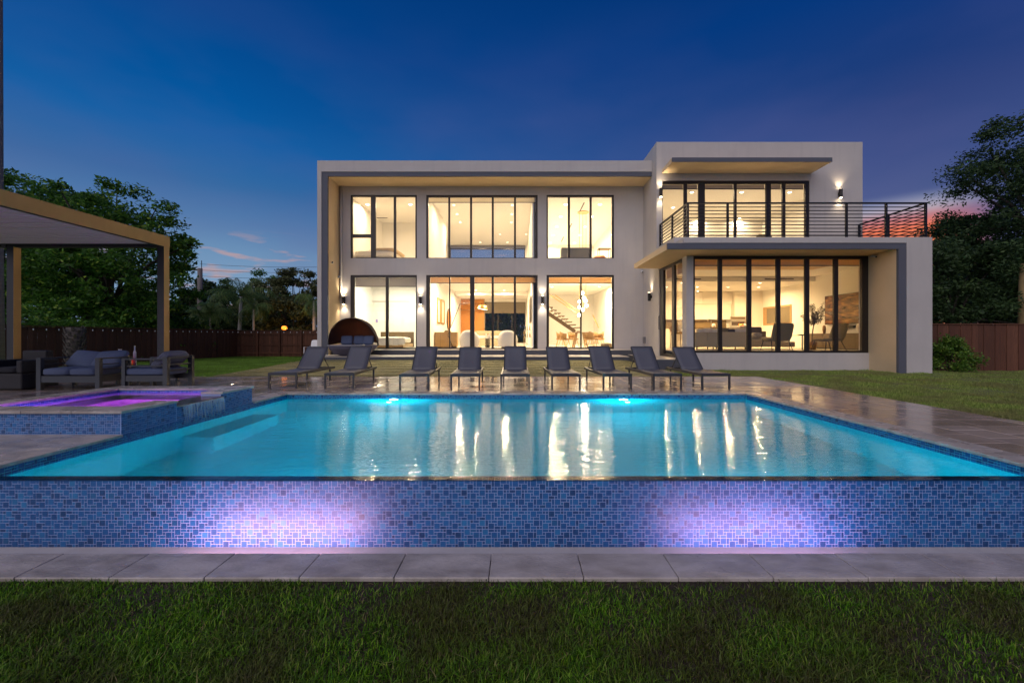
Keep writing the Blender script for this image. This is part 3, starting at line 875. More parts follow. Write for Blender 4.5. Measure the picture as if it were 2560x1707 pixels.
# steps and terraces
porch = empty('terrace', (0, 0, 0)); porch['kind'] = 'structure'
box('upper_step', -7.78, XL - .003, 17.55, FY - .003, -.5, .50, M['step_grey'], porch)
box('upper_tread', -7.78, XL - .003, 17.53, FY - .003, .5025, .518, M['step_tread'], porch)
box('lower_step', -8.02, 4.17, 15.86, 17.548, -.5, .300, M['step_grey'], porch)
box('lower_tread', -8.02, 4.17, 15.845, 17.528, .3025, .318, M['step_tread'], porch)
box('door_landing', 4.55, XL - .003, 13.9, 17.548, -.5, .310, M['step_grey'], porch)
box('landing_tread', 4.54, XL - .003, 13.885, 17.528, .3125, .328, M['step_tread'], porch)
# downpipe and small wall fittings
MB().tube([(-7.70, FY - .05, 7.6), (-7.70, FY - .05, 2.72)], .045, 10).build('downpipe', M['stucco'], house, True)

# balcony railing ------------------------------------------
rl = thing('balcony_railing', 'dark metal balcony railing with horizontal bars round the upper terrace', 'railing')
RZ0, RZ1 = 4.325, 5.46; RX0, RX1, RY0, RY1 = 5.58, 13.41, 13.90, BF - .03
for px in (1719.6, 1819, 1918, 2016.5, 2116, 2215, 2314):
    x = ax(px, RY0); MB().box(x - .03, x + .03, RY0 - .03, RY0 + .03, RZ0, RZ1 - .022).build('post', M['rail_metal'], rl)
for x in (RX0, RX1):
    for y in (15.3, RY1 - .02): MB().box(x - .03, x + .03, y - .03, y + .03, RZ0, RZ1 - .022).build('post', M['rail_metal'], rl)
mb = MB(); mb.box(RX0 - .035, RX1 + .035, RY0 - .032, RY0 + .032, RZ1 - .02, RZ1 + .025)
mb.box(RX0 - .032, RX0 + .032, RY0 + .035, RY1, RZ1 - .02, RZ1 + .025); mb.box(RX1 - .032, RX1 + .032, RY0 + .035, RY1, RZ1 - .02, RZ1 + .025)
mb.build('top_rail', M['rail_metal'], rl)
for k in range(9):
    z = RZ0 + .075 + k * .1165
    for side in range(3):
        mb = MB()
        r_ = .016 if k else .022
        if side == 0: mb.bar((RX0 + .032, RY0, z), (RX1 - .032, RY0, z), r_ * 1.3, r_ * 1.6)
        elif side == 1: mb.bar((RX0, RY0 + .032, z), (RX0, RY1, z), r_ * 1.3, r_ * 1.6)
        else: mb.bar((RX1, RY0 + .032, z), (RX1, RY1, z), r_ * 1.3, r_ * 1.6)
        mb.build('bar', M['rail_metal'], rl)

# ------------------------------------------------------------------ rooms
WARM = (1.0, .76, .47)
def room(x0, x1, y0, y1, z0, z1, wm=None, cm=None, fm=None, back=(), left=True, right=True, t=.06, notch=None):
    wm = wm or M['inner_wall']; cm = cm or M['ceiling']; fm = fm or M['floor_in']
    if left: box('interior_wall', x0 - t, x0, y0, y1, z0, z1, wm, house)
    if right: box('interior_wall', x1, x1 + t, y0, y1, z0, z1, wm, house)
    wall_y('interior_wall', x0 - t, x1 + t, z0, z1, y1, y1 + t, list(back), wm)
    for nm, za, zb, m_ in (('room_ceiling', z1, z1 + t, cm), ('room_floor', z0 - t, z0, fm)):
        mb = MB()
        if notch: mb.box(notch[0], x1 + t, y0, notch[1], za, zb); mb.box(x0 - t, x1 + t, notch[1], y1 + t, za, zb)
        else: mb.box(x0 - t, x1 + t, y0, y1 + t, za, zb)
        mb.build(nm, m_, house)
IY = FY + .225
room(-7.75, -4.26, IY, 24.1, 4.3, 7.54)                                   # upper bedroom
room(-7.75, -4.2, IY, 22.4, FLZ, 3.95)                                    # lower bedroom
LOFTY = 30.0
loft_win = (ax(1125, LOFTY), ax(1313, LOFTY), 5.0, az_(612, LOFTY))
room(-5.6, .62, IY, LOFTY, 4.3, 7.54, left=False, back=[loft_win], notch=(-4.198, 24.18))        # loft
box('interior_wall', -4.195, -4.14, IY, 24.2, 4.3, 7.54, M['inner_wall'], house)
box('interior_wall', -5.66, -5.6, 24.2, LOFTY, 4.3, 7.54, M['inner_wall'], house)
door_w = (ax(1139, LOFTY), ax(1210, LOFTY)); dark_w = (ax(1212, LOFTY), ax(1314, LOFTY), .60, az_(755, LOFTY))
room(-4.02, .62, IY, LOFTY, FLZ, 3.95, back=[dark_w], left=False)          # living room
box('interior_wall', -4.14, -4.08, IY, LOFTY, FLZ, 3.95, M['inner_wall'], house)
box('ceiling_bulkhead', -4.08, .62, 26.9, LOFTY, 3.72, 3.948, M['ceiling'], house)
room(.98, 5.36, IY, LOFTY, FLZ, 7.54)                                     # double height hall
WFL = .56
room(5.75, 13.3, WW + .25, 23.6, WFL, 3.76, left=False)                   # wing room
box('interior_wall', 5.69, 5.75, 16.6, 23.59, WFL, 3.757, M['inner_wall'], house)
box('ceiling_bulkhead', 5.75, 13.3, 18.9, 23.59, 3.54, 3.757, M['ceiling'], house)
room(XL + .3, BX1 - .3, BF + .25, 23.0, 4.3, 7.45)                        # upper right room

# far windows of the loft and the living room
def far_window(x0, x1, z0, z1, y, mull, trans, shade=None, sm=None, pane_m=None):
    f = MB(); w_ = .06
    f.box(x0, x0 + w_, y, y + .06, z0, z1); f.box(x1 - w_, x1, y, y + .06, z0, z1); f.box(x0 + w_, x1 - w_, y, y + .06, z1 - w_, z1); f.box(x0 + w_, x1 - w_, y, y + .06, z0, z0 + w_)
    w = f.build('rear_window', M['bronze'], house)
    for a in mull: MB().box(a - .035, a + .035, y + .003, y + .057, z0 + w_, z1 - w_).build('mullion', M['bronze'], w)
    for a in trans: MB().box(x0 + w_, x1 - w_, y - .004, y + .064, a - .04, a + .04).build('transom', M['bronze'], w)
    MB().box(x0 + w_, x1 - w_, y + .028, y + .036, z0 + w_, z1 - w_).build('pane', pane_m or M['glass'], w)
    if shade: MB().box(x0 + .02, x1 - .02, y - .03, y - .02, shade, z1).build('roller_shade', sm or M['shade_grey'], w)
far_window(loft_win[0], loft_win[1], loft_win[2], loft_win[3], LOFTY, [], [az_(622.5, LOFTY)], az_(620.5, LOFTY))
lw = dark_w
far_window(lw[0], lw[1], lw[2], lw[3], LOFTY, [ax(1245, LOFTY), ax(1280, LOFTY)], [], az_(783, LOFTY), mat('taupe_shade', (.20, .17, .12), .9))

# recessed downlights: each a thing with its ring, lens and lamp
M['lens_warm'] = mat('downlight_lens', (1, .95, .85), .4, emit=((1, .86, .62), 14))
INK = 4.6      # common strength of the indoor lamps
def downlight(x, y, z, power, label, group, col=WARM, r=.055, lamp=True):
    t = thing('downlight', label, 'ceiling light', (x, y, z), 0, group)
    MB().lathe([(r + .02, 0), (r + .02, -.008), (r, -.012), (r, 0)], (0, 0, 0), 14, cap=False).build('trim_ring', M['white_paint'], t)
    MB().lathe([(r, -.004), (r * .7, -.016), (.005, -.02)], (0, 0, 0), 14).build('lens', M['lens_warm'], t)
    if lamp:
        ld = bpy.data.lights.new('downlight_lamp', 'AREA'); ld.energy = power * INK; ld.color = col; ld.shape = 'DISK'; ld.size = r * 2; ld.spread = R(168)
        lo = bpy.data.objects.new('downlight_lamp', ld); COL.objects.link(lo); lo.parent = t; lo.location = (0, 0, -.024)
    return t
rows = ['nearest the window', 'second from the window', 'third from the window', 'fourth from the window', 'deepest in the room']
HC = 7.538
for i, D in enumerate((20.7, 22.8, 24.9, 27.0, 29.2)):
    for x, sd_ in ((2.32, 'left'), (4.0, 'right')):
        downlight(x - .03 * i, D, HC, 15, f'{sd_} downlight in the tall hall ceiling, {rows[i]}', 'hall downlights', r=.085)
for k, (px, py) in enumerate(((1134.7, 512.7), (1142.7, 535.6), (1150.7, 555.6), (1280.5, 512.7), (1279.5, 535.6), (1278.3, 555.6), (1201, 605.6), (1250.6, 585.7), (1268.5, 605.6), (1315.5, 585.5))):
    D = (HC - EYE) * FPX / (840 - py)
    wh = ['first of the left row', 'second of the left row', 'third of the left row', 'first of the right row', 'second of the right row', 'third of the right row', 'deep one left of centre', 'deep one in the centre', 'deepest one right of centre', 'deep one beside the right wall'][k]
    downlight(ax(px, D), D, HC, 19, f'small downlight in the loft ceiling, {wh}', 'loft downlights', r=.05, lamp=k in (0, 2, 3, 5, 6, 8))
for px, wd in ((896, 'left'), (1026, 'right')):
    D = 20.7; downlight(max(ax(px, D), -7.4), D, HC, 24, f'bright downlight in the upper bedroom ceiling, {wd} one', 'bedroom downlights', r=.085)
for k, (px, py) in enumerate(((1189.8, 733.9), (1260.8, 733.9))):
    D = 26.3; downlight(ax(px, D), D, 3.948, 44, f'downlight in the living room ceiling, {("left one above the wooden door", "right one above the dark window")[k]}', 'living room downlights', r=.07)
for x, wd in ((-2.9, 'left'), (-.6, 'right')):
    downlight(x, 20.6, 3.948, 48, f'downlight over the white armchairs in the living room, {wd} one', 'living room downlights', r=.06)
downlight(-6.0, 20.4, 3.948, 50, 'downlight in the lower left bedroom ceiling', 'bedroom downlights', col=(1, .90, .68), r=.06)
for k, (px, py) in enumerate(((1794, 665), (1911.7, 665), (2027.8, 665))):
    D = (3.755 - EYE) * FPX / (840 - py)
    downlight(ax(px, D), D, 3.757, 76, f'bright front downlight of the wing room, {("left", "middle", "right")[k]} of the three', 'wing front downlights', col=(1, .60, .25), r=.085)
for k, (px, py) in enumerate(((1666, 717), (1743, 717), (1820, 717), (1896, 717), (1900, 706.6), (1744.6, 727.5), (1867, 727.5), (1705, 706.6))):
    D = min((3.54 - EYE) * FPX / (840 - py), 23.2)
    downlight(ax(px, D), D, 3.538, 33, f'kitchen downlight in the lowered ceiling, {("first from left", "second from left", "third from left", "fourth from left", "nearest the side window", "small one over the sink", "small one over the oven", "one by the column")[k]}', 'kitchen downlights', col=(1, .66, .31), r=.06, lamp=k in (0, 1, 2, 3))
UCZ = 7.448
for k, (px, py) in enumerate(((1683, 519), (1730, 481), (1854, 481), (1974, 481), (1745, 548.5), (1844, 548.5), (1794, 518), (1904, 518))):
    D = (UCZ - EYE) * FPX / (840 - py)
    downlight(ax(px, D), min(D, 22.8), UCZ, 12, f'downlight in the balcony room ceiling, {("far left", "left front", "middle front", "right front", "left deep", "middle deep", "small left", "small right")[k]} one', 'balcony room downlights', r=.075 if k < 6 else .045, lamp=k < 6)

# linear ceiling diffusers
def slot(x0, x1, y0, y1, z, label, g='linear air diffusers'):
    t = box('air_diffuser', x0, x1, y0, y1, z - .006, z - .001, M['dark_hem']); tag(t, label, 'air vent', g)
for k, (a, b) in enumerate(((20.4, 22.0), (24.2, 25.9), (27.4, 28.9))):
    slot(3.15 - .12 * k, 3.21 - .12 * k, a, b, HC, f'black linear air slot in the tall hall ceiling, {("front", "middle", "rear")[k]} one')
D = 18.88
for a, b, w in ((1912, 1984, 'right one in the middle of the room'), (1688, 1752, 'left one behind the white column')):
    t = box('air_diffuser', ax(a, D), ax(b, D), D - .012, D - .001, 3.62, 3.66, M['dark_hem']); tag(t, f'black air slot on the wing ceiling step, {w}', 'air vent', 'linear air diffusers')
slot(ax(935, 23), ax(968, 23), 23, 23.12, 7.54, 'short air grille in the upper bedroom ceiling')

# wall sconces
M['sconce_glow'] = mat('sconce_glow', (1, .95, .85), .4, emit=((1, .80, .52), 30))
def sconce(p, n, label, up=True, down=True, col=(1, .80, .55), power=36, h=.34):
    """p on the wall, n the outward normal"""
    n = Vector(n); c = Vector(p)
    t = thing('wall_sconce', label, 'wall lamp', p, 0, 'up and down wall lamps')
    q = n * .10
    MB().tube([(q.x, q.y, -h/2), (q.x, q.y, h/2)], .062, 18).build('shade', M['bronze'], t, 'auto')
    mb = MB(); mb.bar((0, 0, .0), tuple(n * .045), .07, .12); mb.build('bracket', M['bronze'], t)
    for s_, on in ((1, up), (-1, down)):
        if not on: continue
        MB().tube([(q.x, q.y, s_ * (h/2 + .0005)), (q.x, q.y, s_ * (h/2 + .004))], .05, 16).build('lens', M['sconce_glow'], t)
        ld = bpy.data.lights.new('sconce_lamp', 'SPOT'); ld.energy = power; ld.color = col; ld.spot_size = R(100); ld.spot_blend = 1; ld.shadow_soft_size = .03
        lo = bpy.data.objects.new('sconce_lamp', ld); COL.objects.link(lo); lo.parent = t; lo.location = (q.x, q.y, s_ * (h/2 + .03))
        lo.rotation_euler = (R(180) if s_ > 0 else 0, 0, 0)
    return t
for px, w in ((861.3, 'left corner of the house'), (1052, 'pier between the left and middle doors'), (1356, 'pier between the middle and right doors')):
    sconce((fx(px), FY - .002, az_(750.8, FY)), (0, -1, 0), f'up and down wall lamp, on the {w}', col=(1, .86, .66))
D = 17.25
for px, w in ((1380, 'left'), (1498, 'right')):
    D = 24.9; downlight(ax(px, D), D, 3.998, 42, f'soft downlight under the gallery of the dining hall, {w} one', 'dining downlights', r=.07)
for px, w in ((1396, 'left'), (1531, 'right')):
    D = 20.6; downlight(ax(px, D), D, 3.998, 34, f'front downlight above the dining table, {w} one', 'dining downlights', r=.06)
D = 17.25
sconce((XL - .002, D, az_(742, D)), (-1, 0, 0), 'cylindrical wall lamp beside the side sliding door under the balcony', down=False)
sconce((ax(1650, BF) + .0, BF - .002, az_(484, BF)), (0, -1, 0), 'cylindrical wall lamp left of the balcony doors', power=26)
sconce((ax(2097, BF), BF - .002, az_(486, BF)), (0, -1, 0), 'cylindrical wall lamp right of the balcony doors on the bare white wall', power=26)

# security cameras and other fittings
def seccam(p, label, d=(0, -1, -.4)):
    t = thing('security_camera', label, 'security camera', p, 0, 'security cameras')
    d = Vector(d).normalized()
    MB().lathe([(.05, -.03), (.05, .0), (.02, .03)], (0, 0, 0), 12).build('mount', M['white_paint'], t)
    MB().tube([tuple(d * .02), tuple(d * .15)], .035, 12).build('camera_body', M['white_paint'], t)
    MB().tube([tuple(d * .15), tuple(d * .156)], .028, 12).build('lens', M['black'], t)
seccam((fx(1603), FY - .08, az_(679, FY)), 'white security camera in the inner corner beside the right wing')
seccam((fx(851) , FY - .08, az_(692, FY)), 'small security camera at the foot of the downpipe, left corner')
seccam((ax(2181, 13.5), 13.5, 3.65), 'white dome camera under the balcony slab by the right pillar')
seccam((-7.76, 17.6, az_(657, 17.6)), 'dark sensor on the left side return of the portal', (.5, -1, 0))
t = box('electrical_box', 5.36, XL - .002, 18.05, 18.2, az_(858, 18.1), az_(842, 18.1), mat('grey_box', (.18, .17, .17), .5)); tag(t, 'small grey outlet box low on the wall near the side door', 'outlet box')
# ------------------------------------------------------------------ indoor furniture
wood_oak = mat('oak', (.36, .22, .08), .45, noise=(3, (.28, .16, .055), .6, (1, 1, 6)))
wood_dark = mat('dark_wood', (.12, .075, .03), .5, noise=(4, (.08, .05, .02), .6, (1, 1, 5)))
door_wood = mat('orange_door_wood', (.50, .20, .028), .4, noise=(3.5, (.40, .15, .02), .7, (1, 1, 9)))
boucle = mat('white_boucle', (.72, .68, .60), .95, bump=(120, .5))
beige = mat('beige_upholstery', (.42, .35, .22), .9, bump=(200, .2))
olive_f = mat('olive_upholstery', (.15, .12, .06), .9, bump=(200, .2))
linen = mat('linen', (.72, .66, .55), .95, noise=(6, (.62, .56, .45), .5))
brass = mat('brass', (.62, .40, .14), .3, metal=.8)
black_m = M['black']

def at_floor(px, D): return ax(px, D)
# upper bedroom bed
b = thing('bed', 'low upholstered bed with white bedding and a brown pillow in the upper left bedroom', 'bed', (-6.75, 20.6, 4.3))
MB().box(-.95, .95, -1.05, 1.05, .08, .42).build('bed_frame', beige, b, bevel=.03)
MB().cushion(-.93, .93, -1.03, 1.03, .42, .80, .2).build('mattress', linen, b, True)
MB().cushion(.0, 1.02, -1.0, .9, .74, .92, .3).build('blanket', mat('blanket', (.50, .36, .18), .95), b, True)
MB().cushion(-.75, -.15, .2, .42, .80, 1.2, .35, M=Matrix.Translation((0, 0, 0)) @ Matrix.Rotation(R(-14), 4, 'X')).build('pillow', mat('brown_pillow', (.22, .14, .06), .9), b, True)
# lower bedroom bed
b = thing('bed', 'bed with rumpled cream sheets on an oak frame behind the lower left sliding door', 'bed', (-5.85, 20.2, FLZ))
MB().box(-1.0, .58, -.9, .9, .04, .22).build('bed_frame', wood_oak, b, bevel=.02)
MB().cushion(-.98, .56, -.88, .88, .2, .52, .2).build('mattress', linen, b, True)
MB().box(-1.05, .62, .92, .98, .02, .78).build('headboard', wood_dark, b, bevel=.02)
mb = MB()
for i in range(5):
    x = -.8 + i * .28; mb.cushion(x, x + .34, -.93 + .02 * (i % 2), -.86, .16 - .03 * (i % 2), .5, .4)
mb.build('draped_sheet', linen, b, True)
mb = MB(); mb.box(-7.1, -4.6, 22.34, 22.38, FLZ, 2.9)
o = mb.build('closet_door', mat('closet_white', (.74, .73, .66), .5)); tag(o, 'white closet doors across the back of the lower left bedroom', 'closet')
mb = MB(); mb.box(ax(912, 22.3), ax(1024, 22.3), 22.325, 22.338, 2.905, 2.935)
mb.build('door_track', M['shade_grey'], o)
t = box('wall_switch', ax(939, 22.3), ax(944, 22.3), 22.325, 22.338, az_(806, 22.3), az_(798, 22.3), mat('switch_violet', (.30, .24, .55), .4)); tag(t, 'small violet wall control panel on the bedroom closet wall', 'wall switch')

# living room
t = thing('console_cabinet', 'tan sideboard against the left wall of the living room', 'sideboard', (-3.55, 20.6, FLZ))
MB().box(-.5, .58, -.22, .22, .06, .76).build('cabinet_body', wood_oak, t, bevel=.008)
MB().box(-.46, .54, -.2, .2, 0, .058).build('plinth', wood_dark, t)
for x in (-.22, .14):
    MB().box(x, x + .008, -.226, -.2185, .08, .74).build('door_gap', M['dark_hem'], t)
t = thing('stack_of_books', 'small stack of books on the tan sideboard', 'books', (-3.45, 20.6, FLZ + .76))
for i, (a, c_) in enumerate((((.30, .22, .10)), ((.18, .12, .06)), ((.45, .36, .22))) and [(.16, (.30, .22, .10)), (.14, (.18, .12, .06)), (.12, (.45, .36, .22))]):
    MB().box(-a, a, -.1, .1, i * .03 + .001, i * .03 + .03).build('book', mat('book_cover', c_, .7), t)
for i, (px0, px1, dd) in enumerate(((1092, 1100, 20.9), (1102, 1110, 22.3))):
    y0_, y1_ = -4.076 * FPX / (px0 - 1296) , -4.076 * FPX / (px1 - 1296)
    t = thing('wall_art', f'tall gold framed panel on the left living room wall, {("nearer", "farther")[i]} one', 'picture', (-4.076, (y0_ + y1_) / 2, 0), 0, 'gold wall frames')
    hw = (y1_ - y0_) / 2
    mb = MB()
    for a_, b_, c_, d_ in ((-hw, -hw + .07, 1.72, 3.02), (hw - .07, hw, 1.72, 3.02), (-hw + .07, hw - .07, 1.72, 1.80), (-hw + .07, hw - .07, 2.94, 3.02)): mb.box(0, .05, a_, b_, c_, d_)
    mb.build('frame', brass, t)
    MB().box(.002, .012, -hw + .07, hw - .07, 1.8, 2.94).build('canvas', linen, t)
t = thing('round_mirror', 'round wood backed mirror on the left living room wall', 'mirror', (-4.07, 24.6, 2.05))
mb = MB(); mb.tube([(0, 0, 0), (.05, 0, 0)], .60, 32); mb.build('mirror_disc', door_wood, t, 'auto')
mb = MB(); ring = [(.03, .62 * math.cos(a), .62 * math.sin(a)) for a in np.linspace(0, 2 * math.pi, 33)]; mb.tube(ring, .03, 6, False); mb.build('rim', wood_dark, t, True)
# arc lamp
t = thing('arc_floor_lamp', 'thin black arc floor lamp whose shade glows over the white armchairs', 'floor lamp', (ax(1132, 20.3), 20.3, FLZ))
bx = ax(1132, 20.3)
pts = [(ax(1132, 20.3) - bx, 0, .03), (ax(1120, 20.3) - bx, 0, .62), (ax(1126, 20.3) - bx, 0, .95), (ax(1140, 20.3) - bx, 0, 1.6), (ax(1150, 20.3) - bx, 0, az_(760, 20.3) - FLZ), (ax(1160, 20.3) - bx, 0, az_(758.5, 20.3) - FLZ), (ax(1203, 20.3) - bx, 0, az_(758.5, 20.3) - FLZ), (ax(1207, 20.3) - bx, 0, az_(763, 20.3) - FLZ)]
MB().tube(pts, .014, 8).build('stem', black_m, t, True)
MB().tube([(0, 0, 0), (0, 0, .03)], .17, 20).build('base', black_m, t)
sx, sz = ax(1206, 20.3) - bx, az_(772, 20.3) - FLZ
Mr = Matrix.Translation((sx, 0, sz)) @ Matrix.Rotation(R(10), 4, 'Y')
sh = MB().lathe([(.27, -.02), (.20, .16), (.04, .2)], n=20, cap=False); sh.v = [tuple(Mr @ Vector(v)) for v in sh.v]; sh.build('lamp_shade', brass, t, True)
em = MB().lathe([(.25, -.015), (.001, -.014)], n=20, cap=False); em.v = [tuple(Mr @ Vector(v)) for v in em.v]; em.build('diffuser', mat('lamp_diffuser', (1, .9, .7), .4, emit=((1, .85, .60), 7)), t)
# white armchairs
def tub_chair():
    t = thing('tub_armchair', 'white boucle tub armchair with a rounded back, left of the little dark table', 'armchair', (0, 0, 0), 0, 'white tub armchairs')
    mb = MB(); n = 26; b = 0
    prof = [(0.0, .0), (.04, .35), (.05, .62), (-.01, .80), (-.08, .80), (-.12, .62), (-.12, .1)]
    for i in range(n):
        a = math.pi * (1.18 * i / (n - 1) - .09) + math.pi
        drop = .26 * abs(math.cos(a + 0)) ** 3
        for r_, z in prof:
            rr = .44 + r_
            mb.v.append((rr * math.cos(a), rr * math.sin(a), max(.04, z - drop * (1 if z > .4 else 0)) + .04))
    m_ = len(prof)
    for i in range(n - 1):
        for k in range(m_ - 1): mb.f.append((i*m_+k, (i+1)*m_+k, (i+1)*m_+k+1, i*m_+k+1))
    mb.f.append(tuple(range(m_))); mb.f.append(tuple((n-1)*m_ + k for k in reversed(range(m_))))
    mb.build('back_shell', boucle, t, True)
    MB().cushion(-.36, .36, -.33, .42, .2, .47, .2).build('seat_cushion', boucle, t, True)
    MB().tube([(0, 0, 0), (0, 0, .2)], .30, 20).build('swivel_base', wood_dark, t)
    return t
a1 = tub_chair(); a1.location = (ax(1174, 19.8), 19.8, FLZ)
bpy.context.view_layer.update()
a2 = copy_tree(a1); a2.location = (ax(1269, 19.8), 19.8, FLZ); a2['label'] = 'white boucle tub armchair with a rounded back, right of the little dark table'
t = thing('side_table', 'small fluted dark drum side table between the white armchairs', 'side table', (ax(1219, 20.2), 20.2, FLZ))
mb = MB()
for k in range(7): mb.tube([(0, 0, .02 + k * .062), (0, 0, .02 + k * .062 + .05)], .11 + .02 * (k % 2), 16)
mb.build('drum', black_m, t)
MB().tube([(0, 0, .46), (0, 0, .49)], .19, 20).build('table_top', mat('stone_top', (.6, .58, .52), .3), t)
for i, (dx, r_, h_) in enumerate(((-.08, .035, .18), (.03, .04, .13), (.1, .028, .2))):
    v = thing('candle', ('white pillar candle at the left on the drum table', 'short wide white candle in the middle of the drum table', 'slim candle at the right on the drum table')[i], 'candle', (ax(1219, 20.2) + dx, 20.2, FLZ + .491))
    MB().lathe([(r_, 0), (r_, h_), (r_ * .8, h_ + .005)], n=12).build('wax', boucle, v); MB().tube([(0, 0, h_), (0, 0, h_ + .02)], .003, 5).build('wick', black_m, v)
t = thing('sofa', 'low beige sofa facing the armchairs deeper in the living room', 'sofa', (ax(1228, 23), 23.2, FLZ))
MB().box(-1.1, 1.1, -.4, .4, .06, .40).build('base', beige, t, bevel=.03)
MB().cushion(-1.05, 0, -.4, .3, .4, .58, .2).build('seat_cushion', linen, t, True); MB().cushion(0, 1.05, -.4, .3, .4, .58, .2).build('seat_cushion', linen, t, True)
MB().cushion(-1.08, 1.08, .25, .45, .4, .86, .2).build('backrest', beige, t, True)
t = thing('bar_cart', 'slim brass bar cart with bottles by the right living room wall', 'bar cart', (ax(1319, 20.4), 20.4, FLZ))
mb = MB()
for sx_ in (-.17, .17):
    for sy_ in (-.13, .13): mb.tube([(sx_, sy_, .05), (sx_, sy_, .86)], .012, 6)
mb.build('frame', brass, t)
for z in (.16, .50, .84): MB().box(-.18, .18, -.14, .14, z, z + .014).build('shelf', mat('cart_glass', (.6, .55, .45), .2), t)
for i in range(6):
    v = thing('bottle', ('dark bottle at the left of the top cart shelf', 'clear bottle in the middle of the top cart shelf', 'amber bottle at the right of the top cart shelf', 'dark bottle at the left of the middle cart shelf', 'clear bottle in the middle of the middle cart shelf', 'amber bottle at the right of the middle cart shelf')[i], 'bottle', (ax(1319, 20.4) - .11 + .11 * (i % 3), 20.4, FLZ + (.855 if i < 3 else .515)))
    MB().lathe([(.03, 0), (.03, .15), (.012, .19), (.012, .24)], n=10).build('body', [mat('bottle_dark', (.03, .03, .02), .15), mat('bottle_clear', (.5, .5, .45), .1), mat('bottle_amber', (.3, .13, .03), .15)][i % 3], v); MB().tube([(0, 0, .24), (0, 0, .26)], .014, 8).build('cap', brass, v)
ya, yb = .618 * FPX / (1322 - 1296), .618 * FPX / (1331 - 1296)
t = thing('wall_art', 'dark framed picture seen edge-on on the right living room wall', 'picture', (.6, 20.6, 0))
MB().box(-.03, .0, -1.1, 1.5, 1.75, 2.95).build('frame', wood_dark, t); MB().box(-.036, -.0305, -1.04, 1.44, 1.81, 2.89).build('print', mat('dark_print', (.06, .055, .04), .4), t)
# entry door
t = thing('entry_door', 'tall orange wooden entrance door at the far end of the living room', 'door', ((door_w[0] + door_w[1]) / 2, LOFTY - .03, FLZ))
hw = (door_w[1] - door_w[0]) / 2
MB().box(-hw + .01, .28, -.05, .02, .01, 2.40).build('door_leaf', door_wood, t)
MB().box(.29, hw - .01, -.05, .02, .01, 2.40).build('side_leaf', door_wood, t)
MB().box(-hw + .01, hw - .01, -.045, .02, 2.42, 3.14).build('transom_panel', door_wood, t)
mb = MB(); mb.box(-hw - .05, -hw + .005, -.07, .02, 0, 3.2); mb.box(hw - .005, hw + .05, -.07, .02, 0, 3.2); mb.box(-hw + .005, hw - .005, -.07, .02, 3.145, 3.2); mb.build('frame', wood_oak, t)
MB().tube([(.16, -.1, .5), (.16, -.1, 1.6)], .02, 8).build('handle', M['steel'], t)

# hall: staircase, dining set, hanging lamps
t = thing('staircase', 'open staircase with dark floating treads rising to the left in the dining hall', 'staircase', (0, 0, 0))
SDp = 24.0
p0, p1 = at(1370, 783, SDp), at(1438, 829, SDp)
MB().bar(p0, p1, .10, .20).build('stringer', wood_dark, t)
for i in range(8):
    u_ = (i + .1) / 7.2
    x = ax(1440, SDp) + (ax(1372, SDp) - ax(1440, SDp)) * u_; z = az_(819, SDp) + (az_(768, SDp) - az_(819, SDp)) * u_
    MB().box(x - .17, x + .17, SDp - .55, SDp + .5, z - .06, z).build('tread', wood_dark, t)
    MB().tube([(x, SDp - .5, z - .18), (x, SDp - .5, z - .06)], .03, 8).build('tread_support', M['steel'], t)
for a_, b_ in (((1376, 738), (1440, 781)), ((1388, 738), (1441, 774))):
    MB().bar(at(*a_, SDp - .5), at(*b_, SDp - .5), .03, .05).build('handrail', brass, t)
t2 = MB().bar(at(1482, 787, 26), at(1497, 820, 26), .05, .05).build('stair_rail', brass); tag(t2, 'short sloping brass handrail on the far hall wall', 'handrail')
def dining_chair(x, y, rz, label, back_m, first=[None]):
    if first[0] is None:
        t = thing('dining_chair', label, 'chair', (x, y, FLZ), rz, 'dining chairs')
        mb = MB(); n = 11
        for i in range(n):
            a = math.pi * i / (n - 1)
            for z, r_ in ((.42, .22), (.62, .25), (.80 - .12 * abs(math.cos(a)), .26)): mb.v.append((r_ * math.cos(a), r_ * math.sin(a) * .9, z))
        for i in range(n - 1):
            for k in range(2): mb.f.append((i*3+k, (i+1)*3+k, (i+1)*3+k+1, i*3+k+1))
        o = mb.build('backrest', back_m, t, True); s_ = o.modifiers.new('solid', 'SOLIDIFY'); s_.thickness = .03
        MB().cushion(-.23, .23, -.24, .22, .38, .47, .2).build('seat', back_m, t, True)
        for sx_ in (-1, 1):
            for sy_ in (-1, 1): MB().tube([(sx_ * .14, sy_ * .14, .40), (sx_ * .24, sy_ * .24, 0)], [.018, .012], 6).build('leg', brass, t)
        bpy.context.view_layer.update(); first[0] = t
    else:
        t = copy_tree(first[0]); t.location = (x, y, FLZ); t.rotation_euler = (0, 0, rz); t['label'] = label
    return t
DT = (ax(1450, 20.9), 20.9)
caramel = mat('caramel_leather', (.30, .165, .045), .55)
t = thing('dining_table', 'wooden dining table with splayed legs in the hall', 'table', (*DT, FLZ))
MB().tube([(0, 0, .72), (0, 0, .76)], .62, 28).build('table_top', wood_oak, t)
for k in range(4):
    a = math.pi / 4 + k * math.pi / 2
    MB().tube([(.25 * math.cos(a), .25 * math.sin(a), .72), (.46 * math.cos(a), .46 * math.sin(a), 0)], [.045, .03], 8).build('leg', wood_oak, t)
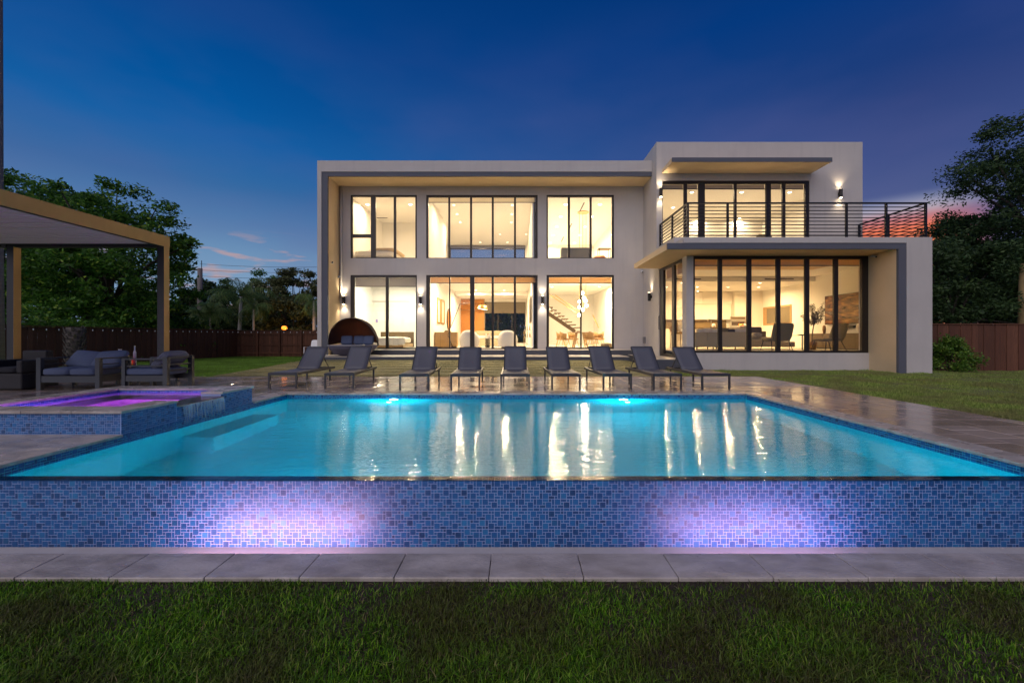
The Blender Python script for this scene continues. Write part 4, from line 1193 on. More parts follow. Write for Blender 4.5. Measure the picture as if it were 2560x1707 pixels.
for x, y, rz, lb in ((1411, 20.5, 110, 'caramel dining chair nearest the left edge of the door, side on'), (1402, 21.5, 80, 'caramel dining chair behind the leftmost one'), (1432, 22.0, 30, 'caramel dining chair at the far left side of the table'),
                     (1473, 20.2, 180, 'caramel dining chair with its back to the pool'), (1498, 20.9, -80, 'caramel dining chair at the right end of the table'), (1484, 21.9, -30, 'caramel dining chair at the far right side of the table')):
    dining_chair(ax(x, y), y, R(rz), lb, caramel)
t = thing('pouf', 'low brown woven pouf in the right corner of the dining hall', 'pouf', (ax(1516, 19.8), 19.8, FLZ))
MB().lathe([(.22, 0), (.27, .06), (.27, .18), (.20, .24)], n=20).build('pouf_body', wood_dark, t, True); MB().lathe([(.20, .238), (.05, .255), (.002, .255)], n=20).build('top_pad', caramel, t, True)
t = thing('bowl', 'white bowl on the dining table', 'bowl', (DT[0] - .1, DT[1] - .15, FLZ + .761))
MB().lathe([(.07, 0), (.16, .10), (.15, .10), (.06, .012)], n=18).build('bowl_body', boucle, t, True); MB().lathe([(.05, 0), (.07, .002)], n=12).build('foot_ring', boucle, t)
t = thing('pendant_cluster', 'cluster of glowing glass globes hanging on long cords in the double height hall', 'pendant lamp', (ax(1458, 22), 22, HC))
MB().tube([(0, 0, 0), (0, 0, -.04)], .30, 24).build('ceiling_plate', brass, t)
globe_m = mat('globe_glow', (1, .95, .85), .3, emit=((1, .86, .62), 22))
for k, (px, py) in enumerate(((1456, 733), (1449, 754), (1464, 752), (1466, 764), (1449, 768), (1457, 774), (1448, 788), (1460, 745))):
    x, y, z = at(px, py, 22 + (k % 3 - 1) * .12); bxx = ax(1458, 22)
    MB().tube([(x - bxx, y - 22, 0), (x - bxx, y - 22, z - HC + .09)], .006, 5).build('cord', brass, t)
    MB().lathe([(.02, .09), (.075, .05), (.09, 0), (.075, -.05), (.01, -.09)], (x - bxx, y - 22, z - HC), 14).build('globe', globe_m, t, True)
ld = bpy.data.lights.new('pendant_lamp', 'POINT'); ld.energy = 60; ld.color = (1, .84, .6); ld.shadow_soft_size = .2
lo = bpy.data.objects.new('pendant_lamp', ld); COL.objects.link(lo); lo.parent = t; lo.location = (0, -.3, az_(768, 22) - HC)
# upper landing: shelf block, side table and copper vase
t = thing('gallery_bench', 'grey slatted console on the upper gallery behind the hanging cords', 'console', (ax(1432, 20.3), 20.3, 4.302))
MB().box(ax(1402, 20.3) - ax(1432, 20.3), ax(1471, 20.3) - ax(1432, 20.3), -.3, .3, .40, .98).build('console_body', mat('console_grey', (.16, .155, .15), .6), t, bevel=.02)
mb = MB()
for k in range(4): mb.box(ax(1396, 20.3) - ax(1432, 20.3), ax(1470, 20.3) - ax(1432, 20.3), -.34 + .0, -.31, .0 + k * .11, .06 + k * .11)
mb.build('slats', mat('slat_grey', (.10, .095, .09), .6), t)
box('gallery_floor', .985, 5.355, 24.3, 29.95, 4.0, 4.30, M['ceiling'], house)
box('gallery_floor', .985, 5.355, FY + .23, 21.3, 4.0, 4.30, M['ceiling'], house)
t = thing('side_table', 'small thin legged table with a slanting top in the upper right hall window', 'side table', (ax(1510, 19.6), 19.6, 4.301))
MB().box(-.28, .28, -.22, .22, .80, .835).build('table_top', wood_oak, t)
for sx_ in (-.26, .26):
    for sy_ in (-.2, .2): MB().tube([(sx_, sy_, 0), (sx_, sy_, .8)], .012, 6).build('leg', black_m, t)
t = thing('copper_vase', 'crumpled copper pot under the small table in the upper hall window', 'pot', (ax(1499, 19.3), 19.3, 4.301))
mb = MB().lathe([(.10, 0), (.20, .12), (.29, .26), (.30, .36), (.22, .44), (.20, .43)], n=18, cap=False)
mb.v = [(x * (1 + .12 * math.sin(5 * math.atan2(y, x))), y * (1 + .12 * math.sin(5 * math.atan2(y, x))), z) for x, y, z in mb.v]
mb.build('pot_body', mat('copper', (.62, .24, .08), .35, metal=.6), t, True); MB().lathe([(.1, 0), (.001, .004)], n=12, cap=False).build('pot_base', wood_dark, t)

# wing room: kitchen
KY = 23.59
k0, k1 = ax(1640, KY), ax(1898, KY)
t = thing('kitchen_cabinets', 'white handleless kitchen wall units with a dark splashback', 'kitchen', (0, 0, 0))
cream = mat('cabinet_cream', (.78, .74, .66), .35)
wx = np.linspace(k0, ax(1822, KY), 6)
for i in range(5): MB().box(wx[i] + .004, wx[i+1] - .004, KY - .36, KY - .002, az_(789, KY) + .62, az_(731, KY)).build('wall_unit', cream, t)
for i in range(5): MB().box(wx[i] + .004, wx[i+1] - .004, KY - .30, KY - .002, az_(799, KY), az_(789, KY) + .612).build('lower_wall_unit', cream, t)
MB().box(k0, ax(1815, KY), KY - .04, KY - .002, az_(822, KY), az_(799.6, KY)).build('splashback', mat('splashback', (.17, .12, .055), .3), t)
MB().box(k0, ax(1815, KY), KY - .6, KY - .05, WFL, az_(822.5, KY)).build('base_units', cream, t)
tx = [ax(1822.5, KY), ax(1866, KY), ax(1898, KY)]
for i in range(2): MB().box(tx[i] + .005, tx[i+1] - .005, KY - .62, KY - .002, WFL + .06, az_(731, KY)).build('tall_unit', cream, t)
t = thing('built_in_oven', 'steel built-in oven in the tall white kitchen unit', 'oven', (ax(1845, KY - .65), KY - .622, az_(805, KY - .62)))
hw, hh = 19 * KY / FPX, 13.5 * KY / FPX
MB().box(-hw, hw, -.03, -.002, -hh, hh).build('oven_front', M['steel'], t)
MB().box(-hw * .82, hw * .82, -.04, -.031, -hh * .62, hh * .05).build('oven_window', mat('oven_glass', (.05, .03, .015), .1), t)
MB().box(-hw * .9, hw * .9, -.036, -.031, hh * .5, hh * .9).build('control_strip', mat('oven_strip', (.12, .08, .04), .3), t)
MB().tube([(-hw * .85, -.07, hh * .25), (hw * .85, -.07, hh * .25)], .018, 8).build('handle', M['steel'], t)
IYk = 20.6
t = thing('kitchen_island', 'pale kitchen island behind the sofas', 'kitchen island', (0, 0, 0))
MB().box(ax(1690, IYk), ax(1885, IYk), IYk, IYk + .9, WFL, 1.44).build('island_body', cream, t); MB().box(ax(1688, IYk), ax(1888, IYk), IYk - .02, IYk + .92, 1.443, 1.49).build('worktop', mat('dark_worktop', (.10, .075, .045), .25), t)
t = thing('tap', 'tall curved kitchen tap on the island', 'tap', (ax(1778, IYk + .4), IYk + .4, 1.491))
MB().tube([(0, 0, 0), (0, 0, .34), (-.03, 0, .42), (-.10, 0, .45), (-.16, 0, .42), (-.18, 0, .33)], .022, 10).build('spout', M['steel'], t, True); MB().tube([(0, 0, .1), (.08, 0, .13)], .012, 6).build('lever', M['steel'], t)
t = thing('stool', 'brown bar stool at the island seen through the side door', 'stool', (ax(1693, 18.6), 18.6, WFL))
MB().cushion(-.24, .24, -.2, .2, .62, .72, .2).build('seat', caramel, t, True); MB().cushion(-.24, .24, .16, .22, .7, 1.02, .2).build('backrest', caramel, t, True)
for sx_ in (-.2, .2):
    for sy_ in (-.16, .16): MB().tube([(sx_, sy_, .64), (sx_ * 1.15, sy_ * 1.15, 0)], .014, 6).build('leg', black_m, t)
for i, (px, c_) in enumerate(((1784, (.8, .7, .6)), (1853, (.9, .35, .12)), (1862, (.55, .6, .62)))):
    v = thing('vase', ('white jar on the kitchen island beside the tap', 'bunch of orange fruit in a bowl on the island', 'grey glass vase at the right end of the island')[i], ('jar', 'bowl', 'vase')[i], (ax(px, IYk + .3), IYk + .3, 1.491))
    MB().lathe([(.06, 0), (.09, .08), (.07, .18), (.05, .2)] if i != 1 else [(.06, 0), (.16, .09), (.15, .1)], n=14).build('vessel', mat('vessel', c_ if i != 1 else (.7, .62, .5), .3), v, True)
    if i == 1:
        for k in range(6): MB().lathe([(.01, -.05), (.045, -.03), (.055, 0), (.045, .03), (.01, .05)], (.08 * math.cos(k * 1.05), .08 * math.sin(k * 1.05), .13 + .03 * (k % 2)), 10).build('orange', mat('orange_skin', (.85, .25, .04), .5), v, True)
    else: MB().lathe([(.05, .2), (.052, .21), (.02, .215)], n=12).build('lid', M['steel'], v)

# wing room: lounge
def sofa_block(name, label, x0, x1, y0, depth, hb, n, face=1):
    """a sofa whose back is towards the camera at y0"""
    t = thing(name, label, 'sofa', ((x0 + x1) / 2, y0, WFL)); hw = (x1 - x0) / 2
    MB().box(-hw, hw, 0, depth, .10, .36).build('base', beige, t, bevel=.02)
    w = 2 * hw / n
    for i in range(n):
        MB().box(-hw + i * w + .006, -hw + (i + 1) * w - .006, 0 - .002, .16, .105, hb).build('back_panel', beige, t, bevel=.02)
        MB().cushion(-hw + i * w, -hw + (i + 1) * w, .18, depth, .34, .50, .2).build('seat_cushion', beige, t, True)
    for sx_ in (-hw + .1, hw - .1):
        for yy in (.1, depth - .1): MB().tube([(sx_, yy, 0), (sx_, yy, .1)], .025, 8).build('leg', black_m, t)
    return t
s1 = sofa_block('sofa', 'beige sofa with its back to the window at the left of the wing room', ax(1738.5, 16.4), ax(1800, 16.4), 16.4, .95, .68, 2)
s2 = sofa_block('sofa', 'olive beige sofa with its back to the window beside the first mullion', ax(1802, 16.3), ax(1873, 16.3), 16.3, .95, .69, 1)
pill = [(1752, .30, linen, 'cream cushion at the far left on the beige sofa back'), (1770, .36, linen, 'cream cushion second from the left on the beige sofa back'), (1790, .36, linen, 'cream cushion third from the left on the beige sofa back'), (1812, .28, olive_f, 'olive cushion on the sofa back beside the first mullion'), (1824, .42, mat('navy_cushion', (.045, .04, .05), .9), 'dark charcoal cushion on the sofa back'), (1852, .50, linen, 'wide cream cushion at the right of the sofa back')]
for i, (px, w, m_, lb) in enumerate(pill):
    y = 16.75; hh = .22
    v = MB().cushion(ax(px, y) - w / 2, ax(px, y) + w / 2, y - .07, y + .09, WFL + .46, WFL + .80 + .05 * (i % 2), .35).build('cushion', m_, None, True); tag(v, lb, 'cushion', 'sofa cushions')
t = thing('chaise', 'low beige chaise with open side in the middle of the wing room', 'chaise', (ax(1930, 17.3), 17.3, WFL))
MB().box(-.95, .95, 0, 1.0, .08, .30).build('base', beige, t, bevel=.02); MB().cushion(-.95, .6, 0, 1.0, .28, .48, .2).build('seat_cushion', beige, t, True); MB().box(-.95, .3, .9, 1.1, .1, .74).build('backrest', olive_f, t, bevel=.03)
v = MB().cushion(ax(1902, 17.5) - .3, ax(1902, 17.5) + .3, 17.9, 18.05, WFL + .46, WFL + .92, .35).build('cushion', mat('charcoal_cushion', (.075, .06, .06), .9), None, True); tag(v, 'square charcoal cushion leaning on the chaise', 'cushion', 'sofa cushions')
v = MB().cushion(ax(1908, 16.9) - .2, ax(1908, 16.9) + .16, 17.2, 17.5, WFL + .475, WFL + .66, .4).build('throw_blanket', mat('grey_throw', (.36, .35, .32), .95, noise=(14, (.12, .11, .10), .8)), None, True); tag(v, 'speckled grey throw heaped on the chaise seat', 'throw')
def lounge_chair(x, y, rz, label):
    t = thing('lounge_chair', label, 'lounge chair', (x, y, WFL), rz, 'brown lounge chairs')
    bk = MB().cushion(-.36, .36, -.05, .05, 0, .62, .2); Mb = Matrix.Translation((0, .26, .40)) @ Matrix.Rotation(R(-18), 4, 'X'); bk.v = [tuple(Mb @ Vector(v)) for v in bk.v]; bk.build('backrest', olive_f, t, True)
    MB().cushion(-.36, .36, -.38, .30, .34, .44, .2).build('seat', olive_f, t, True)
    for sx_ in (-1, 1):
        MB().tube([(sx_ * .30, .2, .38), (sx_ * .38, .36, 0)], [.016, .012], 6).build('leg', black_m, t); MB().tube([(sx_ * .30, -.3, .36), (sx_ * .36, -.4, 0)], [.016, .012], 6).build('leg', black_m, t)
    return t
lounge_chair(ax(1941, 15.4), 15.4, R(180), 'brown lounge chair with its back to the window in the middle of the wing room')
lounge_chair(ax(2072, 15.3), 15.3, R(-90), 'brown lounge chair seen from the side at the right of the wing room')
t = thing('side_table', 'thin black metal side table with a bowl between the lounge chairs', 'side table', (ax(1995, 16.2), 16.2, WFL))
MB().tube([(0, 0, .545), (0, 0, .56)], .32, 24).build('table_top', black_m, t)
for k in range(3): a = k * 2.1 + .4; MB().tube([(.27 * math.cos(a), .27 * math.sin(a), 0), (.27 * math.cos(a), .27 * math.sin(a), .545)], .011, 6).build('leg', black_m, t)
v = thing('bowl', 'shallow dark bowl on the thin black side table', 'bowl', (ax(2003, 16.2), 16.2, WFL + .561)); MB().lathe([(.05, 0), (.16, .035), (.15, .035), (.04, .01)], n=16).build('bowl_body', wood_dark, v, True); MB().lathe([(.04, .0), (.05, .001)], n=10).build('foot_ring', wood_dark, v)
XR = 13.295
ty0, ty1 = XR * FPX / (2155 - 1296), XR * FPX / (2066 - 1296)
t = thing('television', 'large wall mounted television showing a brown desert scene', 'television', (XR, (ty0 + ty1) / 2, 0))
hw = (ty1 - ty0) / 2
MB().box(-.07, -.002, -hw, hw, 1.58, 2.80).build('casing', black_m, t)
def tv_mat():
    m = bpy.data.materials.new('tv_picture'); m.use_nodes = True; nt = m.node_tree; b = nt.nodes['Principled BSDF']; L = nt.links.new
    tc = nt.nodes.new('ShaderNodeTexCoord'); mp = nt.nodes.new('ShaderNodeMapping'); mp.inputs['Scale'].default_value = (1, .9, 4.2); L(tc.outputs['Object'], mp.inputs[0])
    n = nt.nodes.new('ShaderNodeTexNoise'); n.inputs['Scale'].default_value = 2.2; n.inputs['Detail'].default_value = 4; L(mp.outputs[0], n.inputs[0])
    c = ramp_node(nt, n.outputs[0], [(.35, (.030, .010, .003)), (.48, (.075, .026, .005)), (.58, (.16, .06, .012)), (.68, (.30, .14, .04))])
    L(c, b.inputs['Base Color']); b.inputs['Roughness'].default_value = .15; L(c, b.inputs['Emission Color']); b.inputs['Emission Strength'].default_value = .3
    return m
MB().box(-.075, -.0705, -hw + .02, hw - .02, 1.60, 2.78).build('screen', tv_mat(), t)
t = thing('soundbar', 'black soundbar on the wall below the television', 'soundbar', (XR, ty0 + .75, 1.47)); MB().box(-.10, -.002, -.45, .45, -.05, .05).build('bar_body', black_m, t); MB().box(-.104, -.1005, -.44, .44, -.045, .045).build('grille', M['dark_hem'], t)
t = thing('media_console', 'long low brown media console with fluted doors under the television', 'sideboard', (0, 0, 0))
c0, c1 = 15.2, 18.6
MB().box(XR - .46, XR - .003, c0, c1, WFL + .05, 1.20).build('console_body', wood_dark, t)
for i in range(4): MB().box(XR - .48, XR - .463, c0 + .01 + i * (c1 - c0) / 4, c0 - .01 + (i + 1) * (c1 - c0) / 4, WFL + .08, 1.17).build('door_panel', wood_dark, t)
MB().box(XR - .47, XR - .02, c0 + .02, c1 - .02, WFL, WFL + .048).build('plinth', black_m, t)
for i, (yy, m_, r_, h_) in enumerate(((18.0, caramel, .07, .34), (15.9, linen, .26, .40))):
    v = thing('vase', ('slim amber vase at the far end of the media console', 'large round cream vase on the near end of the media console')[i], 'vase', (XR - .25, yy, 1.201)); MB().lathe([(r_ * .6, 0), (r_, h_ * .5), (r_ * .8, h_ * .9), (r_ * .5, h_), (r_ * .45, h_ - .01)], n=18).build('vase_body', m_, v, True); MB().lathe([(r_ * .55, 0), (r_ * .6, .001)], n=12).build('foot_ring', m_, v)
wy0, wy1 = XR * FPX / (1979 - 1296), XR * FPX / (1909 - 1296)
t = MB().box(XR - .03, XR - .002, wy0, wy1, 1.67, 2.63).build('side_window', wood_oak, house); MB().box(XR - .035, XR - .0305, wy0 + .08, wy1 - .35, 1.75, 2.55).build('pane', mat('window_view', (.14, .115, .07), .25), t)
# olive tree in a pot
t = thing('olive_tree', 'slender potted olive tree against the white wall of the wing room', 'potted tree', (ax(2030, 16.6), 16.6, WFL))
MB().lathe([(.13, 0), (.19, .30), (.17, .30), (.12, .02)], n=16).build('pot', caramel, t, True)
tk = MB(); tk.tube([(0, 0, .2), (.0, 0, .5), (.04, 0, .8), (.07, 0, 1.0)], [.025, .022, .02, .016], 7)
tips = []
rr = random.Random(5)
for k in range(15):
    a = rr.uniform(0, 6.28); e = rr.uniform(.25, 1.4); l = rr.uniform(.35, .85)
    q_ = (.07 + l * math.cos(e) * math.cos(a) * .85, l * math.cos(e) * math.sin(a) * .7, 1.0 + l * math.sin(e) * 1.05); tk.tube([(.06, 0, .95), ((q_[0] + .07) / 2, q_[1] / 2, (q_[2] + .95) / 2 + .03), q_], [.012, .007, .003], 5); tips.append(q_)
tk.build('trunk', wood_dark, t, True)
lf = MB()
for q_ in tips:
    for k in range(60):
        s_ = rr.uniform(.35, 1.05); c_ = Vector((.07 + (q_[0] - .07) * s_, q_[1] * s_, .95 + (q_[2] - .95) * s_)) + Vector((rr.gauss(0, .045), rr.gauss(0, .045), rr.gauss(0, .045)))
        d = Vector((rr.gauss(0, 1), rr.gauss(0, 1), rr.gauss(.4, 1))).normalized() * .045; w = d.cross(Vector((rr.random(), rr.random(), rr.random()))).normalized() * .011; lf.quad(c_ - d, c_ + w, c_ + d, c_ - w)
lf.build('crown', leaf_mat('olive_leaf', [(0, (.05, .045, .02)), (1, (.13, .11, .05))]), t, kind='stuff')
# balcony room: a sofa back and a bed corner seen between the bars
t = thing('daybed', 'rounded brown daybed inside the balcony room at its left end', 'daybed', (ax(1700, 18.4), 18.4, 4.3)); MB().cushion(-.75, .75, -.5, .5, .1, .85, .3).build('daybed_body', mat('tan_fabric', (.30, .19, .09), .9), t, True); MB().box(-.6, .6, -.4, .4, 0, .15).build('plinth', wood_dark, t)
t = thing('armchair', 'dark armchair inside the balcony room near the middle mullion', 'armchair', (ax(1921, 18.6), 18.6, 4.3)); MB().cushion(-.35, .35, -.35, .35, .3, .55, .2).build('seat', olive_f, t, True); MB().cushion(-.35, .35, .25, .40, .3, 1.35, .2).build('backrest', olive_f, t, True)
for sx_ in (-.3, .3):
    for sy_ in (-.3, .3): MB().tube([(sx_, sy_, 0), (sx_, sy_, .34)], .02, 6).build('leg', black_m, t)
# ------------------------------------------------------------------ sun loungers
def make_lounger(tilt=44, blen=.72, sagk=1.0):
    t = thing('sun_lounger', '', 'sun lounger', (0, 0, 0), 0, 'sun loungers in a row along the pool')
    W, Ln, H = .56, 1.90, .325
    fr = MB(); hw = W / 2
    for s_ in (-1, 1): fr.box(s_ * hw - .018, s_ * hw + .018, 0, Ln, H - .05, H)
    for y in (0.002, 1.08, Ln - .04): fr.box(-hw + .018, hw - .018, y, y + .036, H - .05, H - .004)
    fr.build('frame', M['char_metal'], t)
    for s_ in (-1, 1):
        for y in (.0, 1.62): MB().box(s_ * hw - .0175, s_ * hw + .0175, y + .001, y + .04, 0, H - .0505).build('leg', M['char_metal'], t)
    # seat sling, slightly sagging
    mb = MB(); n = 8
    for j in range(n + 1):
        y = .01 + 1.06 * j / n; sag = .018 * sagk * math.sin(math.pi * j / n)
        for i in range(5):
            x = -hw + .02 + (W - .04) * i / 4; mb.v.append((x, y, H + .006 - sag * (1 - abs(i - 2) / 2.2)))
    for j in range(n):
        for i in range(4): a = j * 5 + i; mb.f.append((a, a + 1, a + 6, a + 5))
    o = mb.build('seat', M['sling'], t, True); o.modifiers.new('solid', 'SOLIDIFY').thickness = .008
    ang = R(tilt); bl = blen
    c_, s2 = math.cos(ang), math.sin(ang)
    def bp(x, d, off=0): return (x, 1.08 + d * c_ - off * s2, H + .005 + d * s2 + off * c_)
    mb = MB()
    for j in range(n + 1):
        d = bl * j / n; sag = .024 * sagk * math.sin(math.pi * j / n)
        for i in range(5): mb.v.append(bp(-hw + .03 + (W - .06) * i / 4, d, -sag * (1 - abs(i - 2) / 2.3)))
    for j in range(n):
        for i in range(4): a = j * 5 + i; mb.f.append((a, a + 1, a + 6, a + 5))
    o = mb.build('backrest', M['sling'], t, True); o.modifiers.new('solid', 'SOLIDIFY').thickness = .008
    mb = MB()
    for s_ in (-1, 1): mb.bar(bp(s_ * (hw - .03), -.02, -.012), bp(s_ * (hw - .03), bl, -.012), .022, .024)
    mb.bar(bp(-hw + .035, bl, -.004), bp(hw - .035, bl, -.004), .022, .022)
    mb.build('backrest_frame', M['char_metal'], t)
    mb = MB()
    for s_ in (-1, 1): mb.bar(bp(s_ * (hw - .06), .42, -.03), (s_ * (hw - .06), 1.72, H - .02), .016, .016)
    mb.bar((-hw + .06, 1.72, H - .02), (hw - .06, 1.72, H - .02), .016, .016)
    mb.build('support_strut', M['char_metal'], t)
    return t
def lx(px, D): return ax(px, D)
spots = [((671 + 741) / 2, 8.72, 836, .28, 'leftmost grey sun lounger, standing before the left lawn and the end of the portal'),
         ((812 + 884) / 2, 8.66, 940, .28, 'grey sun lounger in front of the round canopied daybed'),
         ((1000.5 + 1070) / 2, 8.45, 1100.7, .28, 'grey sun lounger third from the left, before the left end of the middle sliding door'),
         ((1127.6 + 1199) / 2, 8.46, 1207, .28, 'grey sun lounger fourth from the left, before the white armchair by the thick mullion'),
         ((1253.6 + 1322) / 2, 8.46, None, 0, 'middle sun lounger of the nine, seen straight from the front'),
         ((1381 + 1449) / 2, 8.50, 1359.7, -.28, 'grey sun lounger before the left half of the dining hall door'),
         ((1509.4 + 1578) / 2, 8.50, 1461, -.28, 'grey sun lounger before the right end of the dining hall door'),
         ((1635 + 1703.4) / 2, 8.50, 1564.4, -.28, 'second sun lounger from the right, before the side sliding door'),
         ((1757 + 1824.5) / 2, 8.55, 1665, -.28, 'rightmost grey sun lounger, before the white sill wall of the right wing')]
for i, (pc, D, rear, off, lb) in enumerate(spots):
    o = make_lounger((43.2, 45.0, 44.0, 42.6, 44.6, 43.6, 45.4, 44.2, 42.8)[i], .72, (1, .6, 1.3, .9, 1.5, .8, 1.1, .7, 1.2)[i])
    x = lx(pc, D)
    rz = 0
    if rear is not None:
        xr = lx(rear, D + 1.9) - off
        rz = math.atan2(-(xr - x), 1.9)
    else: rz = R(.3)
    o.location = (x, D, .004); o.rotation_euler = (0, 0, rz); o['label'] = lb

# ------------------------------------------------------------------ round daybed
t = thing('canopy_daybed', 'round wicker daybed with a brown folding canopy on the lower terrace', 'daybed', (ax(882, 16.7), 16.72, .319), R(0))
mb = MB().lathe([(.42, 0), (.62, .06), (.86, .26), (.95, .40), (.93, .41), (.84, .34)], n=36, cap=False); mb.build('wicker_bowl', mat('grey_wicker', (.11, .10, .15), .7, bump=(60, .8, (1, 1, 4))), t, True)
MB().lathe([(.86, .27), (.85, .40), (.70, .42), (.01, .42)], n=32, cap=False).build('mattress', M['cushion'], t, True)
can_m = mat('canopy_cloth', (.10, .054, .040), .9); nt = can_m.node_tree
tr = nt.nodes.new('ShaderNodeBsdfTranslucent'); tr.inputs[0].default_value = (.24, .12, .075, 1); mx = nt.nodes.new('ShaderNodeMixShader'); mx.inputs[0].default_value = .45
nt.links.new(nt.nodes['Principled BSDF'].outputs[0], mx.inputs[1]); nt.links.new(tr.outputs[0], mx.inputs[2]); nt.links.new(mx.outputs[0], nt.nodes['Material Output'].inputs[0])
mb = MB(); na, ne = 21, 9      # canopy shell: quarter dome opened to the front
for j in range(ne):
    e = R(8 + 97 * j / (ne - 1))     # rib tilt from the back (8 deg) to above the front
    for i in range(na):
        a = math.pi * i / (na - 1)
        r_ = .97
        y = r_ * math.sin(a) * math.cos(e); z = .40 + r_ * math.sin(a) * math.sin(e) * 1.14
        mb.v.append((r_ * math.cos(a), y, z))
for j in range(ne - 1):
    for i in range(na - 1): a = j * na + i; mb.f.append((a, a + 1, a + na + 1, a + na))
o = mb.build('canopy', can_m, t, True); o.modifiers.new('solid', 'SOLIDIFY').thickness = .006
for e_ in (8, 40, 72, 105):
    e = R(e_); pts = [(.975 * math.cos(a), .975 * math.sin(a) * math.cos(e), .40 + .975 * math.sin(a) * math.sin(e) * 1.14) for a in np.linspace(0, math.pi, 21)]
    MB().tube(pts, .013, 6).build('canopy_rib', M['wicker'], t, True)
for i, (x, yy, rz) in enumerate(((-.42, .42, 10), (.02, .55, 0), (.45, .42, -10))):
    p = MB().cushion(-.22, .22, -.07, .07, 0, .36, .35); Mp = Matrix.Translation((x, yy, .43)) @ Matrix.Rotation(R(rz), 4, 'Z') @ Matrix.Rotation(R(-15), 4, 'X'); p.v = [tuple(Mp @ Vector(v)) for v in p.v]; p.build('pillow', M['cushion'], t, True)
MB().tube([(x, -math.sqrt(max(.96**2 - x * x, 0)) , .415) for x in np.linspace(-.7, .7, 13)], .016, 6).build('front_rim', mat('pale_rim', (.45, .43, .46), .5), t, True)
# white chair glimpsed behind the first lounger
t = thing('patio_chair', 'pale metal patio chair half hidden behind the left end of the portal', 'chair', (ax(783, 18.0), 18.0, float(ground_h(ax(783, 18), 18.0))))
MB().cushion(-.25, .25, -.25, .25, .36, .46, .2).build('seat', M['white_paint'], t, True)
bk = MB().cushion(-.25, .25, -.03, .03, .4, .9, .2); bk.v = [(x, y + .24 + (z - .4) * .3, z) for x, y, z in bk.v]; bk.build('backrest', M['white_paint'], t, True)
for s_ in (-1, 1):
    MB().tube([(s_ * .27, -.24, 0), (s_ * .27, -.24, .6), (s_ * .27, .26, .62), (s_ * .27, .32, 0)], .014, 6).build('leg_frame', M['white_paint'], t, True)

# ------------------------------------------------------------------ pergola and lounge set on the left
PD_ = 9.0
PXr = -7.555
pg = thing('pergola', 'tan and black louvered pergola on square posts over the outdoor lounge', 'pergola')
ztop = 1.09 + 252 * PD_ / FPX * (PXr / ((408 - 1296) * PD_ / FPX)); zb = ztop - .235
PL = -11.4
def post(x, y, zt):
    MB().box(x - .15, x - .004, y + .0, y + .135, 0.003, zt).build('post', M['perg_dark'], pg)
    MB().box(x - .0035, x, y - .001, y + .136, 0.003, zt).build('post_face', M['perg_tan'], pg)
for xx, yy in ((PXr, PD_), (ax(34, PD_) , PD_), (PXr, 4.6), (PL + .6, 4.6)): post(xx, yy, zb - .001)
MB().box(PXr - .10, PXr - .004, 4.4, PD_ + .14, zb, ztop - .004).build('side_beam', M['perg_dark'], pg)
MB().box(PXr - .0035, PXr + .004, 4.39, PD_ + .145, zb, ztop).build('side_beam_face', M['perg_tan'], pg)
MB().box(PL, PXr - .103, PD_ + .01, PD_ + .13, zb - .01, ztop - .02).build('rear_beam', M['perg_dark'], pg)
MB().box(PL, PXr - .103, 4.42, 4.54, zb, ztop - .02).build('front_beam', M['perg_dark'], pg)
MB().box(PL - .1, PL - .003, 4.4, PD_ + .14, zb, ztop).build('side_beam', M['perg_dark'], pg)
y = 4.6
while y < PD_ - .05:
    mb = MB(); mb.quad((PL + .01, y, zb + .125), (PXr - .11, y, zb + .125), (PXr - .11, y + .145, zb + .075), (PL + .01, y + .145, zb + .075))
    mb.box(PL + .01, PXr - .11, y + .146, y + .162, zb + .06, zb + .13)
    mb.build('louver', M['perg_slat'], pg); y += .17
MB().box(ax(5, PD_), ax(15, PD_), PD_ - .012, PD_ - .002, az_(619, PD_), az_(611, PD_)).build('control_box', M['stucco_grey'], pg)

def loveseat():
    t = thing('outdoor_loveseat', 'charcoal framed outdoor loveseat with blue grey cushions behind the spa', 'loveseat', (-9.1, 8.55, .003))
    hw = .64
    f = MB()
    f.box(-hw + .09, hw - .09, -.02, .03, .15, .28); f.box(-hw + .09, hw - .09, .66, .70, .15, .28); f.box(-hw + .02, -hw + .08, .04, .66, .15, .28); f.box(hw - .08, hw - .02, .04, .66, .15, .28)
    f.build('seat_frame', M['char_metal'], t)
    for s_ in (-1, 1):
        x0 = s_ * (hw - .045)
        MB().box(x0 - .045, x0 + .045, -.03, .04, 0, .62).build('arm_post', M['char_metal'], t); MB().box(x0 - .03, x0 + .03, .64, .70, 0, .62).build('rear_post', M['char_metal'], t)
        MB().box(x0 - .045, x0 + .045, -.03, .70, .6205, .645).build('arm_rail', M['char_metal'], t)
        for z in (.40, .50): MB().box(x0 - .012, x0 + .012, .04, .64, z, z + .022).build('arm_slat', M['char_metal'], t)
    for z in (.38, .48, .60): MB().box(-hw + .08, hw - .08, .66, .685, z, z + .03).build('back_slat', M['char_metal'], t)
    for i in range(2): MB().cushion(-hw + .1 + i * (hw - .1), -hw + .1 + (i + 1) * (hw - .1), -.04, .64, .28, .44, .18).build('seat_cushion', M['cushion'], t, True)
    for i in range(2):
        p = MB().cushion(-.31, .31, -.08, .08, 0, .40, .3); Mp = Matrix.Translation((-.25 + i * .57, .42, .43)) @ Matrix.Rotation(R(-38), 4, 'X') @ Matrix.Rotation(R((6, -4)[i]), 4, 'Y'); p.v = [tuple(Mp @ Vector(v)) for v in p.v]; p.build('back_cushion', M['cushion'], t, True)
    return t
loveseat()
t = thing('outdoor_armchair', 'charcoal framed outdoor armchair turned sideways with a striped blue grey pillow', 'armchair', (-7.70, 8.62, .003), 0)
for yy in (0, .66): MB().box(-.36, .50, yy, yy + .05, .16, .28).build('seat_frame', M['char_metal'], t)
